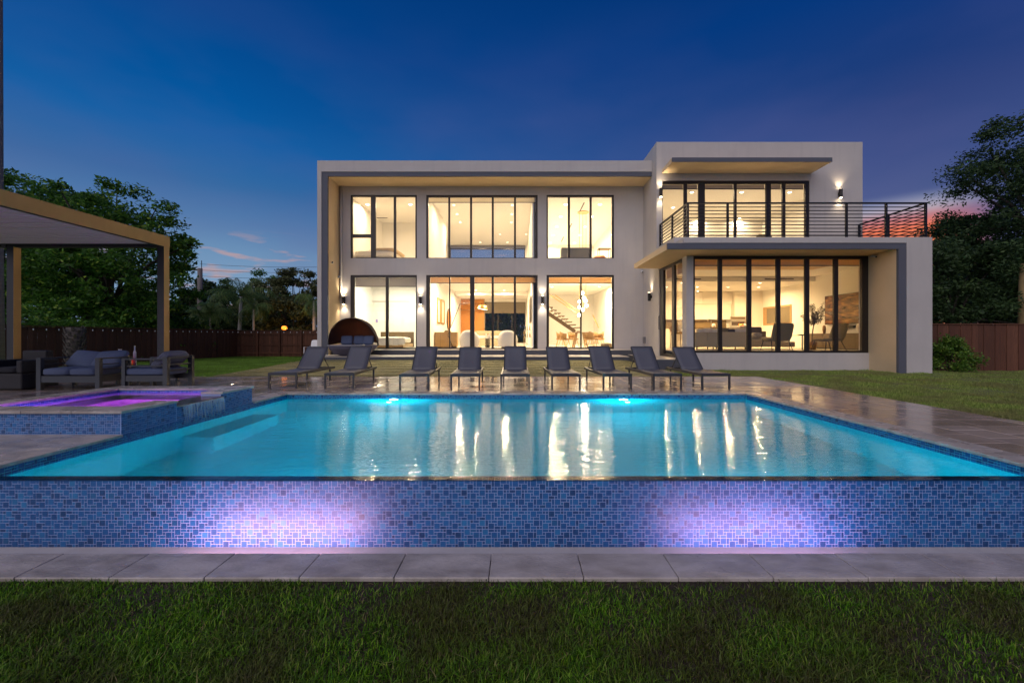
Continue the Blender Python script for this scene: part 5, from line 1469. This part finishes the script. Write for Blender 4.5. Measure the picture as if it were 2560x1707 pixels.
for y in (0, .66):
    MB().box(-.40, -.33, y - .01, y + .06, 0, .60).build('arm_post', M['char_metal'], t); MB().box(.44, .53, y - .01, y + .06, 0, .66).build('rear_post', M['char_metal'], t)
    MB().box(-.40, .44, y - .01, y + .06, .601, .63).build('arm_rail', M['char_metal'], t); MB().box(-.33, .44, y + .015, y + .035, .46, .485).build('arm_slat', M['char_metal'], t)
for z in (.36, .48, .62): MB().box(.475, .505, .06, .65, z, z + .03).build('back_slat', M['char_metal'], t)
MB().cushion(-.46, .46, .02, .68, .27, .43, .18).build('seat_cushion', M['cushion'], t, True)
p = MB().cushion(-.10, .12, -.3, .3, 0, .46, .3); Mp = Matrix.Translation((.12, .36, .42)) @ Matrix.Rotation(R(46), 4, 'Y'); p.v = [tuple(Mp @ Vector(v)) for v in p.v]
p.build('pillow', mat('striped_pillow', (.15, .16, .22), .9, noise=(6, (.07, .075, .10), .9, (4, .4, 4))), t, True)
t = thing('coffee_table', 'low charcoal outdoor coffee table behind the armchair and loveseat', 'coffee table', (-8.55, 9.75, .003))
MB().box(-.5, .5, -.3, .3, .36, .40).build('table_top', M['char_metal'], t)
for sx_ in (-.46, .46):
    for sy_ in (-.26, .26): MB().box(sx_ - .025, sx_ + .025, sy_ - .025, sy_ + .025, 0, .359).build('leg', M['char_metal'], t)
redg = mat('red_glass', (.65, .02, .015), .2, emit=((1, .04, .02), .35))
for i, px in enumerate((304, 322)):
    v = thing('lantern', ('left red glass cup lantern on the outdoor coffee table', 'right red glass cup lantern on the outdoor coffee table')[i], 'lantern', (ax(px, 9.7), 9.7, .404)); MB().lathe([(.05, 0), (.065, .06), (.065, .17), (.06, .17), (.045, .01)], n=14).build('cup', redg, v, True); MB().lathe([(.066, .165), (.068, .178), (.06, .178)], n=14, cap=False).build('rim', M['steel'], v)
v = thing('bottle', 'blue bottle standing on the outdoor coffee table', 'bottle', (ax(300, 9.85), 9.85, .404)); MB().lathe([(.06, 0), (.06, .26), (.03, .32), (.03, .36)], n=12).build('body', mat('blue_bottle', (.03, .16, .45), .2), v, True); MB().tube([(0, 0, .36), (0, 0, .38)], .033, 10).build('cap', M['white_paint'], v)
v = thing('bottle', 'slim white bottle standing upright on the outdoor coffee table', 'bottle', (ax(337, 9.85), 9.85, .404)); MB().lathe([(.03, 0), (.03, .30), (.014, .36), (.014, .44)], n=12).build('body', mat('white_bottle', (.6, .6, .72), .25), v, True); MB().tube([(0, 0, .44), (0, 0, .46)], .016, 10).build('cap', M['steel'], v)
def wicker_seat(x, y, label):
    t = thing('wicker_armchair', label, 'armchair', (x, y, .003), 0, 'dark wicker armchairs')
    MB().box(-.38, .38, 0, .70, .02, .34).build('base', M['wicker'], t, bevel=.03); MB().box(-.38, -.26, 0, .70, .342, .60).build('armrest', M['wicker'], t, bevel=.03); MB().box(.26, .38, 0, .70, .342, .60).build('armrest', M['wicker'], t, bevel=.03)
    MB().box(-.26, .26, .55, .70, .342, .78).build('backrest', M['wicker'], t, bevel=.03); MB().cushion(-.25, .25, .0, .54, .34, .46, .2).build('seat_cushion', mat('black_cushion', (.02, .02, .025), .9), t, True)
wicker_seat(-10.33, 8.45, 'dark wicker armchair cut off by the left edge of the picture')

# ------------------------------------------------------------------ fences
def board_fence(t, a, b, z0, z1, bw, front, posts=True):
    """boards from a to b (x,y); front=+1 puts rails on the viewer's side"""
    a = Vector((*a, 0)); b = Vector((*b, 0)); d = (b - a); L_ = d.length; d.normalize(); n = Vector((d.y, -d.x, 0))
    k = 0; s_ = 0
    while s_ < L_ - .02:
        w = min(bw, L_ - s_); off = .0 if k % 2 else .014
        p = a + d * (s_ + .0025); q = a + d * (s_ + w - .0025 + (.0 if k % 2 else 0))
        mb = MB(); dz = random.uniform(-.012, .004); o1 = n * off; o2 = n * (off + .018)
        i0 = 0
        for zz in (z0, z1 + dz):
            for pt in (p + o1, q + o1, q + o2, p + o2): mb.v.append((pt.x, pt.y, zz))
        mb.f = [(0, 3, 2, 1), (4, 5, 6, 7), (0, 1, 5, 4), (1, 2, 6, 5), (2, 3, 7, 6), (3, 0, 4, 7)]
        mb.build('board', M['fence'], t); s_ += bw; k += 1
    rn = n * (.05 * front)
    for z in ((z0 + .25), (z0 + z1) / 2 - .05, z1 - .2) if front > 0 else (z1 - .06,):
        mb = MB(); mb.bar(tuple(a + rn + Vector((0, 0, z))), tuple(b + rn + Vector((0, 0, z))), .035, .09); mb.build('rail', M['fence'], t)
    if posts and front > 0:
        s_ = 0
        while s_ < L_:
            p = a + d * s_ + n * .095; mb = MB(); mb.bar((p.x, p.y, z0 - .1), (p.x, p.y, z1 + .02), .09, .09, up=(0, 1, 0)); mb.build('post', M['fence'], t); s_ += 1.34
    mb = MB(); mb.bar(tuple(a + n * .01 + Vector((0, 0, z1 + .02))), tuple(b + n * .01 + Vector((0, 0, z1 + .02))), .11, .03); mb.build('cap_rail', M['fence'], t)
FXl = -17.35
t = thing('wooden_fence', 'long dark brown board fence along the left lawn behind the pergola', 'fence'); board_fence(t, (FXl, 13.4), (FXl, 25.9), -.22, 1.43, .15, -1)
t = thing('wooden_fence', 'brown board fence with rails and posts between the left lawn and the house', 'fence'); board_fence(t, (FXl, 26.0), (-8.3, 26.0), -.20, 1.42, .15, 1)
t = thing('wooden_fence', 'dark brown board fence on the right behind the clipped bush', 'fence'); board_fence(t, (12.6, 15.2), (19.5, 15.0), -.30, 1.50, .20, -1)
# fairy lights along the left fence
t = thing('string_light', 'string of small clear bulbs along the top of the left and rear fence', 'string light')
pts = [(FXl + .06, y, 1.36) for y in np.arange(14.2, 25.9, .42)] + [(x, 25.82, 1.35) for x in np.arange(FXl + .2, -9.5, .40)]
MB().tube(pts, .006, 4).build('cord', M['black'], t)
bm_ = mat('clear_bulb', (.75, .75, .78), .15, emit=((.9, .9, 1), .05))
for x, y, z in pts: MB().lathe([(.008, 0), (.020, -.025), (.017, -.045), (.004, -.07)], (x, y, z), 7).build('bulb', bm_, t, True)
# orange lamp beyond the rear fence
x, y, z = at(710.5, 819.5, 27.5)
t = thing('garden_lamp', 'glowing orange lamp on a post just beyond the rear fence', 'lamp', (x, y, 0)); MB().tube([(0, 0, -.5), (0, 0, z - .12)], .04, 8).build('lamp_post', M['black'], t)
MB().lathe([(.03, -.14), (.13, -.09), (.17, 0), (.13, .09), (.03, .13)], (0, 0, z), 16).build('globe', mat('orange_globe', (1, .5, .1), .4, emit=((1, .22, .015), 3.0)), t, True)
ld = bpy.data.lights.new('garden_lamp_light', 'POINT'); ld.energy = 70; ld.color = (1, .42, .08); ld.shadow_soft_size = .1
lo = bpy.data.objects.new('garden_lamp_light', ld); COL.objects.link(lo); lo.parent = t; lo.location = (0, .75, z - .25)
# utility pole and wires
D = 32
t = thing('utility_pole', 'weathered wooden utility pole standing among the trees behind the rear fence', 'utility pole', (ax(500, D), D, 0))
zt = az_(671, D); MB().tube([(0, 0, -.6), (0, 0, zt)], [.20, .16], 12).build('pole', mat('grey_wood', (.20, .18, .17), .9, noise=(6, (.12, .11, .10), .7, (3, 3, .3))), t, True)
MB().box(-.85, .1, -.06, .06, az_(676, D) , az_(673, D)).build('crossarm', M['bark'], t); MB().tube([(.12, 0, zt - .1), (.12, 0, zt + .6)], .025, 6).build('insulator', M['bark'], t)
for i, (ya, yb) in enumerate(((660, 667), (675, 680), (690, 695), (722, 722))):
    w = thing('power_line', ('topmost wire from the utility pole to the house side', 'second wire from the utility pole to the house side', 'third wire from the utility pole to the house side', 'low slack wire left of the utility pole')[i], 'wire')
    a_ = at(500, ya, D); b_ = at(830, yb, D + 1) if i < 3 else at(620, 724, D)
    if i == 3: a_ = at(440, 722, D)
    pts = [tuple(Vector(a_).lerp(Vector(b_), s_) - Vector((0, 0, .12 * 4 * s_ * (1 - s_)))) for s_ in np.linspace(0, 1, 9)]
    MB().tube(pts, .012, 4).build('cable', M['black'], w)
# ------------------------------------------------------------------ vegetation
def leaves(name, centers, radii, counts, size, m, parent, droop=.2, aspect=.42, seed=0, flat=.8, shell=.35):
    """leaf-sized faces in clumps; returns one mesh"""
    r = np.random.default_rng(seed)
    P = []; 
    for c, rad, n in zip(centers, radii, counts):
        d = r.normal(size=(n, 3)) * .50
        dl = np.linalg.norm(d, axis=1)[:, None]; d = d * np.minimum(1, 1.1 / dl) * np.where(dl > 1.1, r.random((n, 1)), 1)
        p = d * np.asarray(rad) + np.asarray(c); P.append(p)
    P = np.concatenate(P); n = len(P)
    ax_ = r.normal(size=(n, 3)); ax_[:, 2] = ax_[:, 2] * .6 - droop; ax_ /= np.linalg.norm(ax_, axis=1)[:, None]
    nm = r.normal(size=(n, 3)); nm[:, 2] += flat
    w = np.cross(ax_, nm); w /= np.linalg.norm(w, axis=1)[:, None] + 1e-9
    L_ = size * r.uniform(.6, 1.25, n)[:, None]
    nn = np.cross(w, ax_)
    a = P - ax_ * L_ * .5; b = P + w * L_ * aspect * .5 + nn * L_ * .06; c = P + ax_ * L_ * .5; d = P - w * L_ * aspect * .5 + nn * L_ * .06
    v = np.stack([a, b, c, d], 1).reshape(-1, 3)
    f = np.arange(n * 4)
    me = np_mesh(name, v, f, 4)
    o = obj(name, me, m, parent); o['kind'] = 'stuff'
    return o
def tree(name, label, x, y, z0, h, crown, clumps, nleaf, lsize, m, trunk_r, seed, cat='tree', group=None, trunk_h=None, lean=(0, 0), barkm=None, clump_r=None, limb_n=None, low=.25, bias=None):
    """trunk with limbs reaching leaf clumps spread in an ellipsoid; crown=(rx,ry,rz,zc)"""
    r = np.random.default_rng(seed)
    t = thing(name, label, cat, (x, y, z0), 0, group)
    rx, ry, rz, zc = crown
    cs = []; rs = []; ct = []
    for i in range(clumps):
        d = r.normal(size=3); d /= np.linalg.norm(d); u = r.uniform(.35, 1.0) ** .7
        c = np.array([d[0] * rx * u, d[1] * ry * u, zc + d[2] * rz * u])
        if bias is not None: c = bias(c, r)
        if c[2] < h * low: c[2] = h * low + r.random() * .4
        k = (clump_r or .22 * (rx + rz) / 2 * 1.0) * r.uniform(.6, 1.3)
        cs.append(c); rs.append((k, k, k * .62)); ct.append(max(4, int(nleaf / clumps * r.uniform(.6, 1.4))))
    th = trunk_h or zc - rz * .45
    mb = MB(); top = np.array([lean[0], lean[1], th])
    mb.tube([(0, 0, -.3), tuple(top * .35 + r.normal(size=3) * .06), tuple(top * .7 + r.normal(size=3) * .06), tuple(top)], [trunk_r * 1.25, trunk_r, trunk_r * .85, trunk_r * .7], 9)
    idx = r.permutation(clumps)[: (limb_n or min(clumps, 16))]
    for i in idx:
        c = cs[i]; s0 = top * r.uniform(.62, 1.0); mid = (s0 + c) / 2 + np.array([0, 0, .12 * rz]) + r.normal(size=3) * .15
        mb.tube([tuple(s0), tuple(mid), tuple(c)], [trunk_r * .45, trunk_r * .26, trunk_r * .08], 6)
    mb.build('trunk', barkm or M['bark'], t, True)
    leaves('crown', cs, rs, ct, lsize, m, t, seed=seed + 1)
    return t
GL = leaf_mat('broad_leaf', [(0, (.028, .080, .015)), (.6, (.07, .19, .026)), (.88, (.13, .30, .035)), (1, (.30, .42, .05))], trans=.4)
GD = leaf_mat('dark_leaf', [(0, (.022, .046, .018)), (.6, (.045, .090, .028)), (1, (.085, .14, .04))], trans=.25)
GM = leaf_mat('olive_green_leaf', [(0, (.05, .07, .025)), (.6, (.12, .14, .05)), (1, (.24, .25, .10))], trans=.25)
GP = leaf_mat('palm_leaf', [(0, (.07, .14, .045)), (.7, (.13, .24, .07)), (1, (.26, .32, .11))], trans=.3, rough=.4)
GB = leaf_mat('bush_leaf', [(0, (.05, .12, .018)), (.6, (.11, .23, .03)), (1, (.24, .36, .05))], trans=.3, rough=.35)

# left garden trees behind the pergola
tree('broadleaf_tree', 'big leafy green tree rising behind the pergola beam, right-hand one', -19.9, 20.6, -.3, 8.6, (4.0, 3.4, 3.9, 4.9), 230, 32000, .23, GL, .22, 21, group='garden trees on the left', clump_r=.62, low=.2)
tree('broadleaf_tree', 'big leafy green tree over the pergola roof at the far left edge', -26.2, 21.5, -.3, 10, (4.8, 3.6, 4.4, 5.6), 170, 28000, .25, GL, .25, 22, group='garden trees on the left', clump_r=.66, low=.2)
tree('broadleaf_tree', 'darker leafy tree farther back between the two big garden trees', -32.0, 29, -.3, 8, (6.5, 3, 3.6, 4.2), 60, 20000, .30, GD, .25, 23, group='garden trees on the left', clump_r=1.0, low=.12)
tree('broadleaf_tree', 'dark tree behind the left fence, right of the pergola post', -28.5, 31, -.3, 6, (4.2, 2.5, 2.9, 2.9), 50, 16000, .27, GD, .2, 24, group='garden trees on the left', clump_r=.8, low=.1)
def hedge(name, label, x0, x1, y0, y1, z0, z1, n, size, m, seed, cat='hedge', cr=.55):
    r = np.random.default_rng(seed)
    t = thing(name, label, cat, ((x0 + x1) / 2, (y0 + y1) / 2, z0))
    k = int(max(6, (abs(x1 - x0) + abs(y1 - y0)) * (z1 - z0) * 1.6)); cx, cyy = (x0 + x1) / 2, (y0 + y1) / 2
    cs = [(r.uniform(x0, x1) - cx, r.uniform(y0, y1) - cyy, r.uniform(.15, (z1 - z0) * .92)) for _ in range(k)]
    leaves('foliage', cs, [(cr, .5, cr * .8)] * k, [n // k] * k, size, m, t, seed=seed + 1)
    mb = MB()
    for i in range(min(k, 14)): mb.tube([(cs[i][0], cs[i][1], 0), (cs[i][0] + .05, cs[i][1], cs[i][2])], [.03, .012], 5)
    mb.build('stems', M['bark'], t)
    return t
hedge('ivy_hedge', 'ivy covered hedge rising above the left fence behind the pergola', -18.6, -17.7, 14.5, 25, -.2, 2.25, 9000, .16, GL, 31)
hedge('rear_hedge', 'dark hedge behind the house seen through the far living room windows', -6.5, 2.5, 33, 34.5, -.5, 4.2, 26000, .36, GD, 32, cr=1.0)
# trees behind the rear fence
for i, (px, D, rx, rz, zc, m_, lb) in enumerate(((478, 37, 2.2, 1.9, 2.6, GD, 'dark tree left of the utility pole'), (528, 38, 2.8, 2.1, 3.0, GD, 'round dark tree just right of the utility pole'), (575, 42, 3.4, 2.6, 3.0, GD, 'dark tree behind the tall palm, left side'),
                                               (640, 44, 4.0, 2.9, 3.8, GL, 'green tree behind the tall palm, right side'), (690, 36, 3.2, 2.2, 3.0, GM, 'bushy olive green tree above the orange lamp'), (745, 38, 3.0, 2.6, 3.9, GM, 'tall olive green tree beside the house portal'), (730, 31.5, 2.2, 1.5, 1.6, GM, 'low olive bush behind the fence right of the orange lamp'), (560, 33, 2.4, 1.1, 1.0, GD, 'low dark shrub behind the fence below the tall palm'))):
    tree('rear_tree', lb, ax(px, D), D, -.5, zc + rz + 1.2, (rx * 1.15, 1.8, rz * 1.2 + .3, zc + .8), 54, 13000, .27, m_, .14, 40 + i * 3, group='trees behind the rear fence', clump_r=.62, low=.12)
def palm(label, px, py, D, nf, fl, seed, trunk_r=.13, z0=-.4, lean=0.0, droop=1.0, mleaf=None, shaft=False, px0=None):
    r = random.Random(seed)
    x, y, zc = at(px, py, D); xb = ax(px0 or px, D)
    t = thing('palm_tree', label, 'palm tree', (xb, D, z0)); dx = x - xb; zc -= z0
    MB().tube([(0, 0, -.2), (dx * .3, 0, zc * .35), (dx * .7, 0, zc * .7), (dx, 0, zc)], [trunk_r * 1.25, trunk_r, trunk_r * .9, trunk_r * .7], 10).build('trunk', M['palm_bark'], t, True)
    st = MB(); lv = MB()
    for k in range(nf):
        a = k * 2.399 + r.uniform(-.2, .2); e0 = r.uniform(-.15, 1.35); L_ = fl * r.uniform(.8, 1.1)
        pts = []; p = Vector((dx, 0, zc)); e = e0; n = 9
        for s_ in range(n + 1):
            pts.append(p.copy()); p = p + Vector((math.cos(a) * math.cos(e), math.sin(a) * math.cos(e), math.sin(e))) * (L_ / n); e -= droop * .26 * (.5 + s_ / n)
        st.tube([tuple(q) for q in pts], [.028 - .0024 * i for i in range(n + 1)], 5)
        nl = 26
        for s_ in range(3, nl):
            f = s_ / nl * n; i0 = min(int(f), n - 1); c = pts[i0].lerp(pts[i0 + 1], f - i0); d = (pts[i0 + 1] - pts[i0]).normalized()
            side = d.cross(Vector((0, 0, 1)));  side = side.normalized() if side.length > .01 else Vector((1, 0, 0))
            ll = L_ * .30 * math.sin(math.pi * (.12 + .86 * s_ / nl)) + .05
            for sg in (-1, 1):
                dr = (side * sg + d * .55 + Vector((0, 0, -.55 + r.uniform(-.15, .15)))).normalized(); w = d * .022
                lv.quad(c - w, c + w, c + dr * ll + w * .2 - Vector((0, 0, ll * .2)), c + dr * ll - w * .2 - Vector((0, 0, ll * .2)))
    st.build('frond_stems', mleaf or GP, t, True); o = lv.build('fronds', mleaf or GP, t); o['kind'] = 'stuff'
    return t
palm('tall palm with a pale slender trunk in the middle of the rear trees', 603, 741, 30, 17, 3.0, 61, .13, px0=596)
palm('small bright green palm in front of the utility pole', 500, 787, 29, 12, 1.6, 62, .07)
palm('small palm right of the utility pole with a bent trunk', 524, 784, 29.5, 11, 1.7, 63, .07, px0=529)
palm('drooping yellow green palm right of the tall palm', 634, 772, 29.5, 10, 1.9, 64, .08, droop=1.5)
palm('palm with hanging fronds close to the house portal', 786, 752, 30, 14, 1.9, 65, .13, droop=1.6)
t = thing('palm_stump', 'stout rough palm trunk standing before the left fence behind the loveseat', 'palm trunk', (ax(187, 13.2), 13.2, -.15))
rb = mat('rough_palm_bark', (.13, .11, .095), .9, noise=(7, (.03, .026, .022), .9, (1.2, 1.2, 2.2)), bump=(18, 1.0))
MB().tube([(0, 0, -.2), (.01, 0, .5), (0, 0, 1.0), (.03, 0, 1.50)], [.225, .20, .20, .22], 14).build('trunk', rb, t, True)
mb = MB(); rr = random.Random(3)
for k in range(90):
    z = .05 + 1.40 * k / 90; a = k * 2.4; r0 = .215
    p = Vector((r0 * math.cos(a), r0 * math.sin(a), z)); q = p + Vector((math.cos(a) * .05, math.sin(a) * .05, .12)); mb.bar(tuple(p), tuple(q), .07, .018)
mb.build('leaf_bases', rb, t, kind='stuff')
t = thing('royal_palm', 'smooth dark trunk running up the very left edge of the picture', 'palm tree', (ax(-14, 11.5), 11.5, -.1))
MB().tube([(0, 0, -.2), (0, 0, 3), (.0, 0, 15)], [.20, .17, .14], 12).build('trunk', mat('grey_palm_bark', (.20, .19, .19), .85, noise=(9, (.12, .11, .11), .7, (.4, .4, 3))), t, True)
cst = MB()
for k in range(11):
    a = k * 2.4; pts = [Vector((0, 0, 14.9)) + Vector((math.cos(a), math.sin(a), 0)) * (2.6 * s_ / 6) + Vector((0, 0, 1.6 * (s_ / 6) - 2.6 * (s_ / 6) ** 2)) for s_ in range(7)]
    for s_ in range(1, 6):
        d = (pts[s_ + 1] - pts[s_]).normalized(); sd_ = d.cross(Vector((0, 0, 1))).normalized()
        for q_ in range(5):
            c = pts[s_].lerp(pts[s_ + 1], q_ / 5)
            for sg in (-1, 1): cst.quad(c, c + d * .05, c + sd_ * sg * .6 + d * .3 - Vector((0, 0, .3)), c + sd_ * sg * .6 + d * .26 - Vector((0, 0, .3)))
o = cst.build('fronds', GP, t); o['kind'] = 'stuff'
# right hand trees
def open_bias(c, r):
    return c
tree('tall_tree', 'tall dark airy tree filling the upper right edge of the picture', 26.3, 20.5, -.5, 13.5, (4.9, 3.2, 4.6, 8.6), 170, 46000, .18, GD, .3, 71, group='dark trees on the right', clump_r=.85, low=.3, limb_n=40)
tree('tall_tree', 'dark tree right behind the corner of the house beyond the balcony', 26.5, 24, -.5, 8.0, (3.0, 2.6, 3.4, 5.0), 110, 34000, .18, GD, .22, 72, group='dark trees on the right', clump_r=.85, low=.15, limb_n=20)
tree('tall_tree', 'dense dark tree low behind the right fence', 19.0, 18.6, -.5, 5.2, (3.6, 1.6, 2.6, 3.3), 66, 32000, .18, GD, .16, 73, group='dark trees on the right', clump_r=.75, low=.25)
tree('tall_tree', 'dense dark tree at the right edge above the fence', 24.0, 18.0, -.5, 5.6, (3.4, 1.6, 2.8, 3.6), 64, 30000, .18, GD, .16, 74, group='dark trees on the right', clump_r=.75, low=.25)
tree('tall_tree', 'dark tree mass filling the gap behind the other right hand trees', 33.5, 27, -.5, 7.2, (5.6, 3, 3.8, 4.1), 80, 36000, .28, GD, .25, 75, group='dark trees on the right', clump_r=1.2, low=.1)
tree('tall_tree', 'slim dark tree closest to the right end of the balcony railing', 24.6, 24, -.5, 8.6, (1.7, 1.6, 3.4, 5.2), 70, 16000, .18, GD, .16, 79, group='dark trees on the right', clump_r=.75, low=.1, limb_n=20)
t = thing('tree_trunk', 'pale bare trunk at the right edge of the picture beyond the fence', 'tree trunk', (ax(2553, 17), 17, -.4))
MB().tube([(0, 0, -.2), (.03, 0, 2.0), (.08, 0, 4.4)], [.16, .13, .11], 10).build('trunk', mat('pale_bark', (.24, .17, .07), .9, noise=(7, (.12, .09, .04), .7, (2, 2, .5))), t, True)
leaves('crown', [(.1, 0, 4.6), (-.3, .2, 4.2), (.4, -.1, 5.0)], [(.6, .6, .5)] * 3, [260] * 3, .16, GD, t, seed=77)
# clipped bush beside the wing
t = thing('clipped_bush', 'dense green bush at the foot of the right pillar before the fence', 'bush', (14.6, 14.2, -.18))
r_ = np.random.default_rng(81); cs = []; rs = []
for k in range(60):
    d = r_.normal(size=3); d /= np.linalg.norm(d); d[2] = abs(d[2]) * 1.0; f_ = r_.uniform(.75, 1.12); cs.append((d[0] * .62 * f_, d[1] * .5 * f_, .20 + d[2] * .92 * f_)); k_ = r_.uniform(.16, .32); rs.append((k_, k_, k_ * .8))
leaves('foliage', cs, rs, [95] * 60, .085, GB, t, seed=82, aspect=.55)
mb = MB()
for k in range(16): mb.tube([(0.05 * math.cos(k), .05 * math.sin(k), -.05), tuple(np.array(cs[k]) * .9)], [.02, .008], 5)
mb.build('stems', M['bark'], t)

# ------------------------------------------------------------------ grass
def grass(name, n, sampler, hfun, hmin, hmax, width, m, seed, segs=2, kindlabel='grass', clump=None, lean=.55):
    r = np.random.default_rng(seed)
    P = sampler(r, n); n = len(P)
    z = hfun(P[:, 0], P[:, 1])
    base = np.stack([P[:, 0], P[:, 1], z - .004], 1)
    a = r.uniform(0, 2 * np.pi, n); h = r.uniform(hmin, hmax, n) * (P[:, 2] if P.shape[1] > 2 else 1)
    ln = np.abs(r.normal(0, lean, n)) * h
    ld = np.stack([np.cos(a), np.sin(a), np.zeros(n)], 1)
    b = a + np.pi / 2 + r.normal(0, .5, n); wd = np.stack([np.cos(b), np.sin(b), np.zeros(n)], 1) * (width * r.uniform(.6, 1.3, n))[:, None] * .5
    up = np.array([0, 0, 1.0])
    if segs == 1:
        tip = base + up * h[:, None] + ld * ln[:, None]
        v = np.stack([base - wd, base + wd, tip], 1).reshape(-1, 3); f = np.arange(3 * n)
        me = np_mesh(name, v, f, 3)
    else:
        mid = base + up * (h * .6)[:, None] + ld * (ln * .35)[:, None]; tip = base + up * (h * .92)[:, None] + ld * (ln * 1.1)[:, None]
        v = np.stack([base - wd, base + wd, mid + wd * .8, mid - wd * .8, tip], 1).reshape(-1, 3); i = np.arange(n) * 5
        f = np.stack([i, i + 1, i + 2, i + 3, i + 2, i + 4], 1)
        tri = np.stack([np.stack([i, i + 1, i + 2], 1), np.stack([i, i + 2, i + 3], 1), np.stack([i + 3, i + 2, i + 4], 1)], 1).reshape(-1)
        me = np_mesh(name, v, tri, 3)
    o = obj(name, me, m); o['kind'] = 'stuff'
    return o
def fnoise(x, y, s, seed):
    r = np.random.default_rng(seed); v = 0
    for k in range(6):
        a = r.uniform(0, 6.28); f = s * r.uniform(.6, 1.8); v = v + np.sin((x * np.cos(a) + y * np.sin(a)) * f + r.uniform(0, 6.28))
    return v / 3.2
FG = leaf_mat('grass_blade', [(0, (.015, .035, .003)), (.3, (.055, .15, .006)), (.7, (.14, .38, .010)), (.92, (.32, .52, .03)), (1, (.40, .32, .14))], trans=.35, rough=.45, coord_noise=(1.5, (.095, .08, .026), .75))
def front_sampler(r, n):
    y = 1.55 + (2.70 - 1.55) * r.random(n); x = (r.random(n) - .5) * 2 * (y * 1.30 + 1.5)
    near = np.clip((y - 1.7) / .85, 0, 1)
    d = fnoise(x, y, 3.2, 5) + .5 * fnoise(x, y, 9, 6)
    keep = r.random(n) < np.clip(1.0 - near * .45 + d * .45 - (x > .7) * near * .15, .4, 1) * np.where(y > 2.64, np.where((x < -1.3) | (np.abs(x - .35) < .2), 1.0, .35), 1.0)
    hs = np.clip(1.0 - near * .35 + d * .18, .35, 1.3)
    return np.stack([x, y, hs], 1)[keep]
grass('front_grass', 205000, front_sampler, front_h, .022, .066, .0052, FG, 91, lean=.75)
TH = leaf_mat('dry_thatch', [(0, (.05, .035, .02)), (.6, (.13, .10, .05)), (1, (.30, .24, .15))], trans=.1, rough=.8)
grass('dry_thatch', 68000, front_sampler, front_h, .010, .030, .0040, TH, 96, lean=1.8)
RG = leaf_mat('lawn_blade', [(0, (.08, .13, .02)), (.5, (.26, .40, .06)), (1, (.54, .62, .18))], trans=.3, rough=.6, coord_noise=(1.1, (.24, .21, .09), .7))
def right_sampler(r, n):
    u = r.random(n); y = 3.5 * (15.2 / 3.5) ** u
    x = 6.45 + r.random(n) * np.maximum(y * 1.25 - 6.45 + 2.2, .1); ok = (x > 6.45) & (x < 21) & ~((x < 11.45) & (y > 13.66)) & ~((x < 12.4) & (y > 12.58) & (x > 11.35)) & ~((x < 13.6) & (y > 13.8))
    hs = np.clip(1.0 + .45 * fnoise(x, y, 1.6, 15) + .5 * fnoise(x, y, 6.0, 16), .3, 2.0)
    return np.stack([x, y, hs], 1)[ok]
grass('right_grass', 270000, right_sampler, ground_h, .022, .050, .011, RG, 92, segs=1)
def wing_sampler(r, n):
    x = 4.45 + r.random(n) * 2.1; y = 11.42 + r.random(n) * 2.24; ok = ~((x < 5.46) & (y > 13.86)); return np.stack([x, y], 1)[ok]
grass('wing_grass', 16000, wing_sampler, ground_h, .02, .045, .012, RG, 93, segs=1)
LG = leaf_mat('left_lawn_blade', [(0, (.13, .25, .025)), (.5, (.20, .38, .035)), (1, (.30, .45, .08))], trans=.3, rough=.6, coord_noise=(.8, (.06, .11, .014), .6))
def left_sampler(r, n):
    y = 11.42 * (25.9 / 11.42) ** r.random(n); x = -17.3 + r.random(n) * 9.2; ok = (x > -y * 1.02) & ~((x > -8.25) & (y > 11)); return np.stack([x, y], 1)[ok]
grass('left_grass', 110000, left_sampler, ground_h, .025, .055, .016, LG, 94, segs=1)
TG = leaf_mat('turf_blade', [(0, (.26, .24, .10)), (.5, (.36, .33, .15)), (1, (.48, .44, .20))], trans=.2, rough=.6)
def turf_sampler(r, n):
    x = -8.25 + r.random(n) * 12.6; y = 11.42 + r.random(n) * 4.4
    hs = np.clip(1 + .55 * np.sin(y * 9 + 1.4 * np.sin(x * .7) + x * .35) + .3 * fnoise(x, y, 2.5, 17), .3, 1.9)
    return np.stack([x, y, hs], 1)
grass('turf_pile', 110000, turf_sampler, ground_h, .016, .034, .012, TG, 95, segs=1)
